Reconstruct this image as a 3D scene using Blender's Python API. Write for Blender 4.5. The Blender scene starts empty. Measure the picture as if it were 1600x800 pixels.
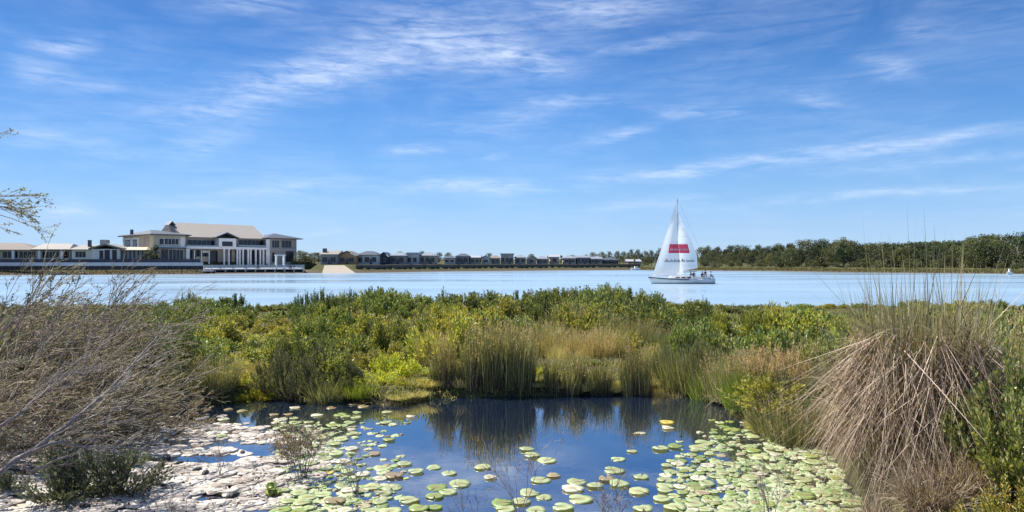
import bpy, math, random
import numpy as np
from mathutils import Vector
R = math.radians
rnd = random.Random(11)
rng = np.random.default_rng(7)

# ------------------------------------------------------------------ camera, sky, sun
FPX, HY, EYE = 1100.0, 409.0, 3.8        # focal length in photo pixels, horizon row, eye height
scene = bpy.context.scene
col = scene.collection
cd = bpy.data.cameras.new('camera'); cam = bpy.data.objects.new('camera', cd); col.objects.link(cam)
cam.location = (0, 0, EYE); cam.rotation_euler = (R(90), 0, 0)
cd.sensor_width = 36; cd.lens = 36 * FPX / 1600; cd.shift_y = 9 / 1600
cd.clip_start = 0.05; cd.clip_end = 12000
scene.camera = cam

SUN_EL, SUN_AZ = 55.0, -68.0             # azimuth measured from +Y (view direction), negative is left
sd = bpy.data.lights.new('sun', 'SUN'); so = bpy.data.objects.new('sun', sd); col.objects.link(so)
sd.energy = 5.0; sd.angle = R(0.55); sd.color = (1.0, 0.95, 0.86)
sdir = Vector((math.sin(R(SUN_AZ)) * math.cos(R(SUN_EL)), math.cos(R(SUN_AZ)) * math.cos(R(SUN_EL)), math.sin(R(SUN_EL))))
so.rotation_euler = (-sdir).to_track_quat('-Z', 'Y').to_euler()

scene.view_settings.view_transform = 'Standard'; scene.view_settings.look = 'None'
scene.view_settings.gamma = 1; scene.view_settings.use_curve_mapping = False
scene.view_settings.exposure = 0.76
scene.render.engine = 'CYCLES'
cy = scene.cycles
cy.use_denoising = True; cy.max_bounces = 7; cy.diffuse_bounces = 3; cy.glossy_bounces = 3
cy.transmission_bounces = 3; cy.transparent_max_bounces = 6; cy.sample_clamp_indirect = 6

world = bpy.data.worlds.new('World'); scene.world = world; world.use_nodes = True
wt = world.node_tree; wn = wt.nodes; wl = wt.links; wn.clear()
def W(t, **k):
    n = wn.new(t)
    for a, v in k.items(): setattr(n, a, v)
    return n
def wm(op, a, b=None, c=None, clamp=False):
    n = W('ShaderNodeMath', operation=op); n.use_clamp = clamp
    for i, v in enumerate((a, b, c)):
        if v is None: continue
        if isinstance(v, (int, float)): n.inputs[i].default_value = v
        else: wl.new(v, n.inputs[i])
    return n.outputs[0]
sky = W('ShaderNodeTexSky', sky_type='NISHITA'); sky.sun_disc = False
sky.sun_elevation = R(SUN_EL); sky.sun_rotation = R(SUN_AZ)
sky.air_density = 1.0; sky.dust_density = 0.0; sky.ozone_density = 2.6; sky.altitude = 0
hsv = W('ShaderNodeHueSaturation'); hsv.inputs['Saturation'].default_value = 1.12; hsv.inputs['Value'].default_value = 1.0
sgm = W('ShaderNodeGamma'); sgm.inputs[1].default_value = 1.12
wl.new(sky.outputs[0], sgm.inputs[0]); wl.new(sgm.outputs[0], hsv.inputs['Color'])
# deep blue of the day by height; top stop brightened to lift the shadows
RAMP = [(0.0035, (0.296, 0.454, 0.946)), (0.0134, (0.308, 0.438, 0.831)), (0.0415, (0.362, 0.446, 0.708)), (0.0766, (0.408, 0.492, 0.669)), (0.1183, (0.415, 0.523, 0.677)), (0.1997, (0.373, 0.519, 0.673)), (0.2711, (0.308, 0.454, 0.615)), (0.62, (0.8, 0.86, 0.95))]
elr = W('ShaderNodeMath', operation='DIVIDE'); elr.inputs[1].default_value = 1.2
crp = W('ShaderNodeValToRGB'); wl.new(elr.outputs[0], crp.inputs[0])
crp.color_ramp.elements[0].position = RAMP[0][0]; crp.color_ramp.elements[0].color = (*RAMP[0][1], 1)
crp.color_ramp.elements[1].position = RAMP[-1][0]; crp.color_ramp.elements[1].color = (*RAMP[-1][1], 1)
for p_, c_ in RAMP[1:-1]:
    e_ = crp.color_ramp.elements.new(p_); e_.color = (*c_, 1)
tint = W('ShaderNodeMix', data_type='RGBA', blend_type='MULTIPLY'); tint.inputs[0].default_value = 1
wl.new(hsv.outputs[0], tint.inputs[6]); wl.new(crp.outputs[0], tint.inputs[7])
tc = W('ShaderNodeTexCoord'); sx = W('ShaderNodeSeparateXYZ'); wl.new(tc.outputs['Generated'], sx.inputs[0])
az = wm('ARCTAN2', sx.outputs[0], sx.outputs[1]); el = wm('ARCSINE', sx.outputs[2]); wl.new(el, elr.inputs[0])
azr = W('ShaderNodeMapRange'); azr.inputs[1].default_value = -.62; azr.inputs[2].default_value = 0.05; azr.inputs[3].default_value = .8; azr.inputs[4].default_value = 1.0; wl.new(az, azr.inputs[0])
tin2 = W('ShaderNodeVectorMath', operation='SCALE'); wl.new(tint.outputs[2], tin2.inputs[0]); wl.new(azr.outputs[0], tin2.inputs['Scale'])
cb = W('ShaderNodeCombineXYZ'); wl.new(az, cb.inputs[0]); wl.new(el, cb.inputs[1])
# wobble the coordinates so no streak is a clean ellipse
nzw = W('ShaderNodeTexNoise'); nzw.inputs['Scale'].default_value = 9; nzw.inputs['Detail'].default_value = 3
wl.new(cb.outputs[0], nzw.inputs['Vector'])
wob = W('ShaderNodeVectorMath', operation='MULTIPLY_ADD'); wl.new(nzw.outputs['Color'], wob.inputs[0])
wob.inputs[1].default_value = (0.075, 0.026, 0); wl.new(cb.outputs[0], wob.inputs[2])
off = W('ShaderNodeVectorMath', operation='SUBTRACT'); wl.new(wob.outputs[0], off.inputs[0]); off.inputs[1].default_value = (0.0375, 0.013, 0)
C0 = off.outputs[0]
def ang(px, py):
    a = math.atan((px - 800) / FPX); return a, math.atan((HY - py) / FPX * math.cos(a))
# cirrus: x0,y0,x1,y1 (photo rows, turned into sky directions), half width, strength
ST = [(190,185,430,160,13,.5),(300,150,560,95,20,.75),(430,130,700,60,24,.85),(600,80,880,95,22,.8),(720,70,900,108,13,.7),
      (840,8,1040,10,16,.95),(150,60,60,70,9,.5),(20,60,110,75,7,.5),(560,55,820,40,16,.45),(860,190,760,180,8,.4),(0,215,110,205,10,.35),(900,85,1110,52,7,.5),(250,240,400,200,12,.5),(90,224,200,222,6,.55),(90,250,240,238,9,.4),
      (0,95,120,125,14,.5),(100,120,190,145,9,.4),(0,200,90,195,13,.3),(590,238,690,237,6,.6),(800,165,980,150,9,.55),
      (1010,168,1160,180,8,.5),(880,232,1030,192,7,.6),(640,195,820,205,8,.35),(750,250,800,238,6,.4),(340,300,570,282,6,.5),
      (590,290,860,290,7,.55),(680,300,850,295,7,.55),(900,285,1240,245,8,.75),(1150,262,1640,190,8,.9),(1290,270,1640,236,6,.45),
      (1180,318,1640,285,5,.5),(900,330,1110,308,5,.4),(1330,85,1440,115,9,.5),(1390,45,1480,48,12,.4),(60,330,150,325,10,.7),
      (210,320,380,326,5,.45),(480,365,540,364,4,.35),(300,5,480,10,12,.4),(1200,140,1340,165,10,.25),(500,20,900,30,30,.32)]
tot = None
for x0, y0, x1, y1, hw, s in ST:
    a0, e0 = ang(x0, y0); a1, e1 = ang(x1, y1)
    mp = W('ShaderNodeMapping', vector_type='TEXTURE')
    mp.inputs['Location'].default_value = ((a0 + a1) / 2, (e0 + e1) / 2, 0)
    mp.inputs['Rotation'].default_value = (0, 0, math.atan2(e1 - e0, a1 - a0))
    mp.inputs['Scale'].default_value = (math.hypot(a1 - a0, e1 - e0) * .52, hw / FPX * 1.45, 1)
    wl.new(C0, mp.inputs[0])
    d = W('ShaderNodeVectorMath', operation='DOT_PRODUCT'); wl.new(mp.outputs[0], d.inputs[0]); wl.new(mp.outputs[0], d.inputs[1])
    g = wm('EXPONENT', wm('MULTIPLY', d.outputs['Value'], -1.5))
    g = wm('MULTIPLY', g, s)
    tot = g if tot is None else wm('ADD', tot, g)
def wnoise(rot, scl, detail, lo, hi, dist=.6):
    mp = W('ShaderNodeMapping'); mp.inputs['Rotation'].default_value = (0, 0, rot); mp.inputs['Scale'].default_value = scl
    wl.new(cb.outputs[0], mp.inputs[0])
    n = W('ShaderNodeTexNoise'); n.inputs['Scale'].default_value = 1; n.inputs['Detail'].default_value = detail
    n.inputs['Roughness'].default_value = .62; n.inputs['Distortion'].default_value = dist
    wl.new(mp.outputs[0], n.inputs['Vector'])
    r = W('ShaderNodeMapRange'); r.inputs[1].default_value = lo; r.inputs[2].default_value = hi; wl.new(n.outputs[0], r.inputs[0])
    return r.outputs[0]
fib = wnoise(R(-8), (9, 70, 1), 6, .32, .72)
rip = wnoise(R(32), (26, 120, 1), 5, .36, .64, .5)
big = wnoise(0, (5, 9, 1), 4, .36, .7)
tex = wm('MULTIPLY_ADD', wm('MULTIPLY', rip, fib), .5, wm('MULTIPLY_ADD', fib, .42, wm('MULTIPLY', rip, .2)))
cl = wm('MULTIPLY', tot, tex)
veil = wm('MULTIPLY', wm('MULTIPLY', big, fib), .22)
dens = wm('MULTIPLY', wm('ADD', cl, veil), .82)
dens = wm('SUBTRACT', 1.0, wm('EXPONENT', wm('MULTIPLY', dens, -1.25)))
up = W('ShaderNodeMapRange'); up.inputs[1].default_value = 0.0; up.inputs[2].default_value = .06; wl.new(el, up.inputs[0])
dens = wm('MULTIPLY', dens, up.outputs[0])
mixc = W('ShaderNodeMix', data_type='RGBA'); wl.new(dens, mixc.inputs[0]); wl.new(tin2.outputs[0], mixc.inputs[6])
mixc.inputs[7].default_value = (5.2, 5.9, 7.2, 1)
bg = W('ShaderNodeBackground'); bg.inputs['Strength'].default_value = 0.1
wl.new(mixc.outputs[2], bg.inputs['Color'])
wo = W('ShaderNodeOutputWorld'); wl.new(bg.outputs[0], wo.inputs[0])

# ------------------------------------------------------------------ helpers
def world_at(px, D, py=None, z=None):
    x = (px - 800) / FPX * D
    return (x, D, EYE + (HY - py) / FPX * D if py is not None else z)
def tag(o, label=None, cat=None, group=None, kind=None):
    if label: o['label'] = label
    if cat: o['category'] = cat
    if group: o['group'] = group
    if kind: o['kind'] = kind
    return o
def empty(name, loc=(0, 0, 0), rz=0, s=1):
    o = bpy.data.objects.new(name, None); o.empty_display_size = .2
    o.location = loc; o.rotation_euler = (0, 0, rz); o.scale = (s, s, s) if not hasattr(s, '__len__') else s
    col.objects.link(o); return o
def copy_tree(o, parent=None):
    c = o.copy(); col.objects.link(c)
    if parent is not None: c.parent = parent
    for ch in list(o.children): copy_tree(ch, c)
    return c
class Pool:
    """prototype things; the first placement uses the prototype itself, later ones copies"""
    def __init__(s, makers): s.m = makers; s.p = {}
    def place(s, i, loc, rz, sc):
        if i not in s.p:
            o = s.m[i](); s.p[i] = o
        else: o = copy_tree(s.p[i])
        o.location = loc; o.rotation_euler = (0, 0, rz); o.scale = (sc, sc, sc) if not hasattr(sc, '__len__') else sc
        return o

def mat(name, c, rough=.7, var=0.0, vscale=3.0, c2=None, bump=0.0, bscale=20.0, spec=.5, metal=0, stretch=None):
    m = bpy.data.materials.new(name); m.use_nodes = True
    nt = m.node_tree; b = nt.nodes['Principled BSDF']
    b.inputs['Roughness'].default_value = rough; b.inputs['Base Color'].default_value = (*c, 1)
    b.inputs['Specular IOR Level'].default_value = spec; b.inputs['Metallic'].default_value = metal
    tcn = nt.nodes.new('ShaderNodeTexCoord'); src = tcn.outputs['Object']
    if stretch:
        mp = nt.nodes.new('ShaderNodeMapping'); mp.inputs['Scale'].default_value = stretch; nt.links.new(src, mp.inputs[0]); src = mp.outputs[0]
    if var or c2:
        n = nt.nodes.new('ShaderNodeTexNoise'); n.inputs['Scale'].default_value = vscale; n.inputs['Detail'].default_value = 5
        nt.links.new(src, n.inputs['Vector'])
        r = nt.nodes.new('ShaderNodeMapRange'); r.inputs[1].default_value = .3; r.inputs[2].default_value = .7; nt.links.new(n.outputs[0], r.inputs[0])
        x = nt.nodes.new('ShaderNodeMix'); x.data_type = 'RGBA'; nt.links.new(r.outputs[0], x.inputs[0])
        k0, k1 = (1 - var, 1 + var)
        x.inputs[6].default_value = (*[v * k0 for v in c], 1)
        x.inputs[7].default_value = (*(c2 if c2 else [v * k1 for v in c]), 1)
        nt.links.new(x.outputs[2], b.inputs['Base Color'])
    if bump:
        n = nt.nodes.new('ShaderNodeTexNoise'); n.inputs['Scale'].default_value = bscale; n.inputs['Detail'].default_value = 4
        nt.links.new(src, n.inputs['Vector'])
        bp = nt.nodes.new('ShaderNodeBump'); bp.inputs['Strength'].default_value = bump; bp.inputs['Distance'].default_value = .05
        nt.links.new(n.outputs[0], bp.inputs['Height']); nt.links.new(bp.outputs[0], b.inputs['Normal'])
    return m
def leafmat(name, cols, rough=.5, transl=.3, spec=.35, tc_mul=(1.5, 1.35, .5), objvar=.12):
    """per-leaf random colour from a ramp, a little per-plant variation, light shining through"""
    m = bpy.data.materials.new(name); m.use_nodes = True
    nt = m.node_tree; N = nt.nodes; L = nt.links; b = N['Principled BSDF']; out = N['Material Output']
    geo = N.new('ShaderNodeNewGeometry'); rp = N.new('ShaderNodeValToRGB')
    L.new(geo.outputs['Random Per Island'], rp.inputs[0])
    cr = rp.color_ramp
    cr.elements[0].color = (*cols[0], 1); cr.elements[1].color = (*cols[-1], 1)
    for i, c in enumerate(cols[1:-1]):
        e = cr.elements.new((i + 1) / (len(cols) - 1)); e.color = (*c, 1)
    oi = N.new('ShaderNodeObjectInfo'); hs = N.new('ShaderNodeHueSaturation')
    mr = N.new('ShaderNodeMapRange'); mr.inputs[3].default_value = 1.2 - objvar * 2; mr.inputs[4].default_value = 1.2 + objvar * 2
    L.new(oi.outputs['Random'], mr.inputs[0]); L.new(mr.outputs[0], hs.inputs['Value'])
    mr2 = N.new('ShaderNodeMapRange'); mr2.inputs[3].default_value = .5 - objvar * .15; mr2.inputs[4].default_value = .5 + objvar * .15
    ml = N.new('ShaderNodeMath'); ml.operation = 'FRACT'; m2 = N.new('ShaderNodeMath'); m2.operation = 'MULTIPLY'; m2.inputs[1].default_value = 7.3
    L.new(oi.outputs['Random'], m2.inputs[0]); L.new(m2.outputs[0], ml.inputs[0]); L.new(ml.outputs[0], mr2.inputs[0]); L.new(mr2.outputs[0], hs.inputs['Hue'])
    L.new(rp.outputs[0], hs.inputs['Color']); L.new(hs.outputs[0], b.inputs['Base Color'])
    b.inputs['Roughness'].default_value = rough; b.inputs['Specular IOR Level'].default_value = spec
    if transl > 0:
        t = N.new('ShaderNodeBsdfTranslucent'); tm = N.new('ShaderNodeMix'); tm.data_type = 'RGBA'; tm.blend_type = 'MULTIPLY'; tm.inputs[0].default_value = 1
        L.new(hs.outputs[0], tm.inputs[6]); tm.inputs[7].default_value = (*tc_mul, 1); L.new(tm.outputs[2], t.inputs[0])
        ms = N.new('ShaderNodeMixShader'); ms.inputs[0].default_value = transl
        L.new(b.outputs[0], ms.inputs[1]); L.new(t.outputs[0], ms.inputs[2]); L.new(ms.outputs[0], out.inputs[0])
    return m

class MB:
    """architecture mesh builder"""
    def __init__(s): s.v = []; s.f = []
    def poly(s, pts, faces):
        b = len(s.v); s.v += [tuple(p) for p in pts]; s.f += [tuple(i + b for i in f) for f in faces]; return s
    def box(s, x0, x1, y0, y1, z0, z1):
        return s.poly([(x0,y0,z0),(x1,y0,z0),(x1,y1,z0),(x0,y1,z0),(x0,y0,z1),(x1,y0,z1),(x1,y1,z1),(x0,y1,z1)],
                      [(3,2,1,0),(4,5,6,7),(0,1,5,4),(1,2,6,5),(2,3,7,6),(3,0,4,7)])
    def tube(s, pts, rad, n=6):
        pts = [Vector(p) for p in pts]; rs = rad if hasattr(rad, '__len__') else [rad] * len(pts); b = len(s.v)
        for i, p in enumerate(pts):
            d = (pts[min(i + 1, len(pts) - 1)] - pts[max(i - 1, 0)]).normalized()
            u = d.cross(Vector((0, 0, 1)) if abs(d.z) < .95 else Vector((1, 0, 0))).normalized(); w = d.cross(u)
            for k in range(n):
                a = 2 * math.pi * k / n; s.v.append(tuple(p + (u * math.cos(a) + w * math.sin(a)) * rs[i]))
        for i in range(len(pts) - 1):
            for k in range(n):
                k2 = (k + 1) % n; s.f.append((b + i*n + k, b + i*n + k2, b + (i+1)*n + k2, b + (i+1)*n + k))
        s.f.append(tuple(b + k for k in range(n))[::-1]); s.f.append(tuple(b + (len(pts)-1)*n + k for k in range(n)))
        return s
    def hip(s, x0, x1, y0, y1, z0, z1, inset_l=None, inset_r=None, t=.18):
        """hip roof (ridge along x) with a thin fascia; inset 0 gives a gable end"""
        ym = (y0 + y1) / 2; il = (y1 - y0) / 2 if inset_l is None else inset_l; ir = (y1 - y0) / 2 if inset_r is None else inset_r
        a, b_ = x0 + il, x1 - ir
        if a > b_: a = b_ = (x0 + x1) / 2
        p = [(x0,y0,z0),(x1,y0,z0),(x1,y1,z0),(x0,y1,z0),(x0,y0,z0+t),(x1,y0,z0+t),(x1,y1,z0+t),(x0,y1,z0+t),(a,ym,z1),(b_,ym,z1)]
        return s.poly(p, [(3,2,1,0),(0,1,5,4),(1,2,6,5),(2,3,7,6),(3,0,4,7),(4,5,9,8),(6,7,8,9),(5,6,9),(7,4,8)])
    def gable(s, x0, x1, y0, y1, z0, z1, t=.15):
        """gable facing -y: ridge along y"""
        xm = (x0 + x1) / 2
        p = [(x0,y0,z0),(x1,y0,z0),(x1,y1,z0),(x0,y1,z0),(xm,y0,z1),(xm,y1,z1),(x0,y0,z0+t),(x1,y0,z0+t),(x1,y1,z0+t),(x0,y1,z0+t),(xm,y0,z1+t),(xm,y1,z1+t)]
        return s.poly(p, [(0,4,10,6),(4,1,7,10),(2,5,11,8),(5,3,9,11),(6,10,11,9),(10,7,8,11),(0,3,5,4),(4,5,2,1),(0,6,9,3),(1,2,8,7)])
    def build(s, name, m, parent=None, smooth=False):
        me = bpy.data.meshes.new(name); me.from_pydata(s.v, [], s.f); me.materials.append(m); me.update()
        if smooth: me.polygons.foreach_set('use_smooth', [True] * len(me.polygons))
        o = bpy.data.objects.new(name, me); col.objects.link(o)
        if parent is not None: o.parent = parent
        return o

class G:
    """numpy mesh of many quads / tris"""
    def __init__(s): s.v = []; s.q = []; s.t = []; s.n = 0
    def add(s, v, q=None, t=None):
        v = np.asarray(v, dtype=np.float32).reshape(-1, 3)
        if q is not None and len(q): s.q.append(np.asarray(q).reshape(-1, 4) + s.n)
        if t is not None and len(t): s.t.append(np.asarray(t).reshape(-1, 3) + s.n)
        s.v.append(v); s.n += len(v); return s
    def build(s, name, m, parent=None, smooth=False):
        v = np.concatenate(s.v); q = np.concatenate(s.q) if s.q else np.zeros((0, 4), int); t = np.concatenate(s.t) if s.t else np.zeros((0, 3), int)
        me = bpy.data.meshes.new(name); me.vertices.add(len(v)); me.vertices.foreach_set('co', v.ravel())
        lp = np.concatenate([q.ravel(), t.ravel()]).astype(np.int32)
        me.loops.add(len(lp)); me.loops.foreach_set('vertex_index', lp)
        me.polygons.add(len(q) + len(t))
        ls = np.concatenate([np.arange(len(q)) * 4, len(q) * 4 + np.arange(len(t)) * 3]).astype(np.int32)
        me.polygons.foreach_set('loop_start', ls)
        if smooth: me.polygons.foreach_set('use_smooth', np.ones(len(q) + len(t), bool))
        me.materials.append(m); me.update(calc_edges=True)
        o = bpy.data.objects.new(name, me); col.objects.link(o)
        if parent is not None: o.parent = parent
        return o
def nrm(a): return a / np.maximum(np.linalg.norm(a, axis=-1, keepdims=True), 1e-9)
def U(a, b, n=None): return rng.uniform(a, b, n)
def blades(g, base, d, L, w, droop, segs=3, sweep=0.0, tip=.12):
    """arching tapering strips"""
    n = len(base); d = nrm(d); L = np.broadcast_to(L, n)[:, None, None]; w = np.broadcast_to(w, n)[:, None, None]
    droop = np.broadcast_to(droop, n)[:, None, None]
    t = np.linspace(0, 1, segs + 1)[None, :, None]
    side = np.cross(d, np.array([0, 0, 1.0]) + U(-.5, .5, (n, 3))); side = nrm(side)
    sw = nrm(rng.normal(size=(n, 3)))[:, None, :] * sweep * L
    p = base[:, None, :] + d[:, None, :] * L * t + np.array([0, 0, -1.0]) * droop * L * t ** 2 + sw * t ** 2
    ww = w * (1 - (1 - tip) * t ** 1.6) * .5
    a = p - side[:, None, :] * ww; b = p + side[:, None, :] * ww
    v = np.stack([a, b], 2).reshape(n, -1, 3)      # n, (segs+1)*2
    k = (np.arange(segs) * 2)[:, None] + np.array([0, 1, 3, 2])[None]
    q = (np.arange(n) * (segs + 1) * 2)[:, None, None] + k[None]
    g.add(v, q); return p
def leaves(g, c, d, ln, wd, flop=.35):
    """one folded diamond per leaf"""
    n = len(c); d = nrm(d); ln = np.broadcast_to(ln, n)[:, None]; wd = np.broadcast_to(wd, n)[:, None]
    s = nrm(np.cross(d, nrm(rng.normal(size=(n, 3))))); u = np.cross(s, d)
    m = c + d * ln * .45
    v = np.stack([c, m + s * wd * .5 + u * wd * flop * .4, c + d * ln, m - s * wd * .5 + u * wd * flop * .4], 1)
    g.add(v, np.arange(n * 4).reshape(n, 4))
def tubes(g, P, rad, sides=3):
    """P n,k,3 polylines; rad n,k"""
    n, k, _ = P.shape
    if n == 0: return
    d = np.gradient(P, axis=1); d = nrm(d)
    ref = np.where(np.abs(d[..., 2:3]) < .9, np.array([0, 0, 1.0]), np.array([1.0, 0, 0]))
    u = nrm(np.cross(d, ref)); w = np.cross(d, u)
    a = np.arange(sides) * 2 * np.pi / sides
    ring = P[:, :, None, :] + rad[:, :, None, None] * (u[:, :, None, :] * np.cos(a)[None, None, :, None] + w[:, :, None, :] * np.sin(a)[None, None, :, None])
    v = ring.reshape(n, -1, 3)
    i = np.arange(k - 1)[:, None]; j = np.arange(sides)[None]; j2 = (j + 1) % sides
    f = np.stack([i * sides + j, i * sides + j2, (i + 1) * sides + j2, (i + 1) * sides + j], -1).reshape(-1, 4)
    g.add(v, (np.arange(n) * k * sides)[:, None, None] + f[None])
def pathpts(P, t):
    """point on polylines P n,k,3 at parameter t n"""
    k = P.shape[1] - 1; x = np.clip(t, 0, .999) * k; i = x.astype(int); f = (x - i)[:, None]; r = np.arange(len(P))
    return P[r, i] * (1 - f) + P[r, i + 1] * f, nrm(P[r, i + 1] - P[r, i])

# value noise for terrain
_ng = rng.random((64, 64))
def vnoise(x, y):
    x = np.asarray(x, float); y = np.asarray(y, float); xi = np.floor(x).astype(int); yi = np.floor(y).astype(int)
    fx = x - xi; fy = y - yi; fx = fx * fx * (3 - 2 * fx); fy = fy * fy * (3 - 2 * fy)
    a = _ng[xi % 64, yi % 64]; b = _ng[(xi + 1) % 64, yi % 64]; c = _ng[xi % 64, (yi + 1) % 64]; d = _ng[(xi + 1) % 64, (yi + 1) % 64]
    return (a * (1 - fx) + b * fx) * (1 - fy) + (c * (1 - fx) + d * fx) * fy
def sstep(a, b, x): t = np.clip((x - a) / (b - a), 0, 1); return t * t * (3 - 2 * t)

# ------------------------------------------------------------------ terrain
POND_Z = 1.2
bank = [(-260,690),(60,655),(230,640),(290,636),(360,626),(420,620),(560,628),(620,633),(680,621),(900,617),(1010,614),(1040,606),(1130,618),(1152,650),(1185,668),(1290,684),(1335,760),(1420,860),(1420,1000)]
PP = []
for px, py in bank:
    D = (EYE - POND_Z) * FPX / (py - HY); PP.append(((px - 800) / FPX * D, D))
PP += [(2.0, 4.4), (-2, 4.6), (-9, 5.0), (-13, 6.5)]
PP = np.array(PP)
def pond_sd(x, y):
    """signed distance, positive inside"""
    x = np.asarray(x, float); y = np.asarray(y, float); d = np.full(x.shape, 1e9); ins = np.zeros(x.shape, bool)
    n = len(PP)
    for i in range(n):
        ax, ay = PP[i]; bx, by = PP[(i + 1) % n]; ex, ey = bx - ax, by - ay
        t = np.clip(((x - ax) * ex + (y - ay) * ey) / (ex * ex + ey * ey), 0, 1)
        d = np.minimum(d, np.hypot(x - ax - ex * t, y - ay - ey * t))
        c = ((ay > y) != (by > y)) & (x < (bx - ax) * (y - ay) / (by - ay + 1e-12) + ax); ins ^= c
    return np.where(ins, d, -d)
def mat_mask(x, y):
    """the silted-up left part of the pond"""
    e = -2.55 - .25 * (y - 8) + .9 * (vnoise(x * .9 + 3, y * .9) - .5) * 2
    m = sstep(.35, -.35, x - e) * sstep(12.0, 10.9, y + 1.0 * (vnoise(x * .8, y * .8 + 9) - .5))
    m = m * sstep(.24, .38, vnoise(x * 1.5 + 20, y * 2.6 + 3)) * sstep(.16, .3, vnoise(x * 4 + 7, y * 6))
    # pools left open in the mat
    for cx, cyy, rx, ry in ((-4.72, 10.1, .75, .17), (-4.55, 11.9, .35, 1.1), (-3.95, 11.4, .3, .45)):
        m = m * (1 - .95 * np.exp(-(((x - cx) / rx) ** 2 + ((y - cyy) / ry) ** 2) * 1.3))
    return m
SH = [(-900,430),(0,430),(200,429),(320,428.3),(470,427.3),(505,426.6),(560,426.3),(720,424),(850,422.8),(1000,421.9),(1080,422.6),(1200,423.6),(1340,425.6),(1500,427.2),(1600,428.2),(2500,430)]
def shore_px(px): return (EYE) * FPX / (np.interp(px, [a for a, b in SH], [b for a, b in SH]) - HY)
def gz(x, y):
    x = np.asarray(x, float); y = np.asarray(y, float)
    s = pond_sd(x, y)
    n1 = vnoise(x * .7, y * .7) - .5; n2 = vnoise(x * 3.1 + 5, y * 3.1) - .5
    out = POND_Z + .1 + np.minimum(.15, .6 * np.maximum(-s, 0)) + .12 * n1 + .05 * n2 * np.clip(-s, 0, 1)
    out = np.where(s < 0, np.maximum(out, POND_Z + .05 + .25 * np.minimum(-s, .5)), out)
    inn = POND_Z - np.minimum(.5, .45 * np.maximum(s, 0)) - .01
    mm = mat_mask(x, y)
    inn = inn * (1 - mm) + (POND_Z + .02 + .026 * n2 + .03 * n1) * mm
    z = np.where(s > 0, inn, out)
    near = sstep(5.2, 2.6, y - .22 * np.abs(x - 1)) ; z = z * (1 - near) + 2.2 * near
    # right-hand near bank a little higher
    rb = sstep(2.6, 4.2, x) * sstep(9.5, 6.0, y) * sstep(2, 4, y); z = np.where(s < 0, z + .25 * rb, z)
    z = z - .3 * sstep(15, 18, y) * sstep(36, 30, y) * (s < 0)
    edge = 37 + 3 * (vnoise(x * .12, 4.2) - .5) - .02 * np.abs(x)
    lake = sstep(0, 4.5, y - edge); z = z * (1 - lake) + (-1.6) * lake
    px = 800 + FPX * x / np.maximum(y, 1.0); sh = shore_px(px); q = y - sh
    left = sstep(495, 480, px); right = sstep(985, 1010, px)
    flat = 3.75 * left + 2.8 * (1 - left) * (1 - right) + (1.5 + .6 * n1) * right
    rise = np.where(left > .5, np.interp(q, [-6, 0, 4.5, 6, 9.5, 10], [-1.6, 0, 1.5, 1.6, 1.7, 3.75]), np.where(right > .5, np.interp(q, [-6, 0, 2, 12], [-1.6, 0, .5, 1.2]), np.interp(q, [-6, 0, 3.5, 5.4, 5.8], [-1.6, 0, 1.1, 1.4, 2.8])))
    far = np.minimum(rise, flat) + .25 * n1 * right * (q > 2)
    far = np.where(q > 12, flat + sstep(12, 60, q) * .3, far)
    fac = np.interp(px, [240, 290, 463], [230, 239, 269])
    dk_ = (px > 316) & (px < 490)
    far = np.where(dk_, np.where(y < fac + 1, np.minimum(far, np.interp(q, [-6, 0, 8], [-1.6, -.4, .9])), far), far)
    hill = 7 * np.exp(-(((px - 1475) / 150.0) ** 2)) * sstep(90, 330, q) + 5 * sstep(150, 500, q) * right + 2 * sstep(120, 400, q)
    far = far + hill
    z = np.where((y > 60) & (q > -6), far, z)
    z = np.where(np.hypot(x, y) > 1400, np.maximum(z, 9.0), z)
    z = np.where((y < 2), 2.2, z)
    return z
radii = [0.0]
r_ = .6
while r_ < 5.5: radii.append(r_); r_ *= 1.12
while r_ < 20: radii.append(r_); r_ += .16
while r_ < 46: radii.append(r_); r_ += .6
while r_ < 170: radii.append(r_); r_ *= 1.15
while r_ < 360: radii.append(r_); r_ += 1.5
while r_ < 9000: radii.append(r_); r_ *= 1.12
radii = np.array(radii)
azs = np.concatenate([np.arange(-60, 60, .55), np.arange(60, 300, 5)])
na = len(azs); A, RR = np.meshgrid(np.radians(azs), radii[1:])
X = RR * np.sin(A); Y = RR * np.cos(A); Z = gz(X, Y)
V = np.concatenate([[[0, 0, 2.2]], np.stack([X, Y, Z], -1).reshape(-1, 3)])
q = []
i = np.arange(len(radii) - 2)[:, None]; j = np.arange(na)[None]; j2 = (j + 1) % na
Q = np.stack([1 + i * na + j, 1 + i * na + j2, 1 + (i + 1) * na + j2, 1 + (i + 1) * na + j], -1).reshape(-1, 4)[:, ::-1]
T = np.stack([np.zeros(na, int), 1 + np.arange(na), 1 + (np.arange(na) + 1) % na], -1)[:, ::-1]

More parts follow.
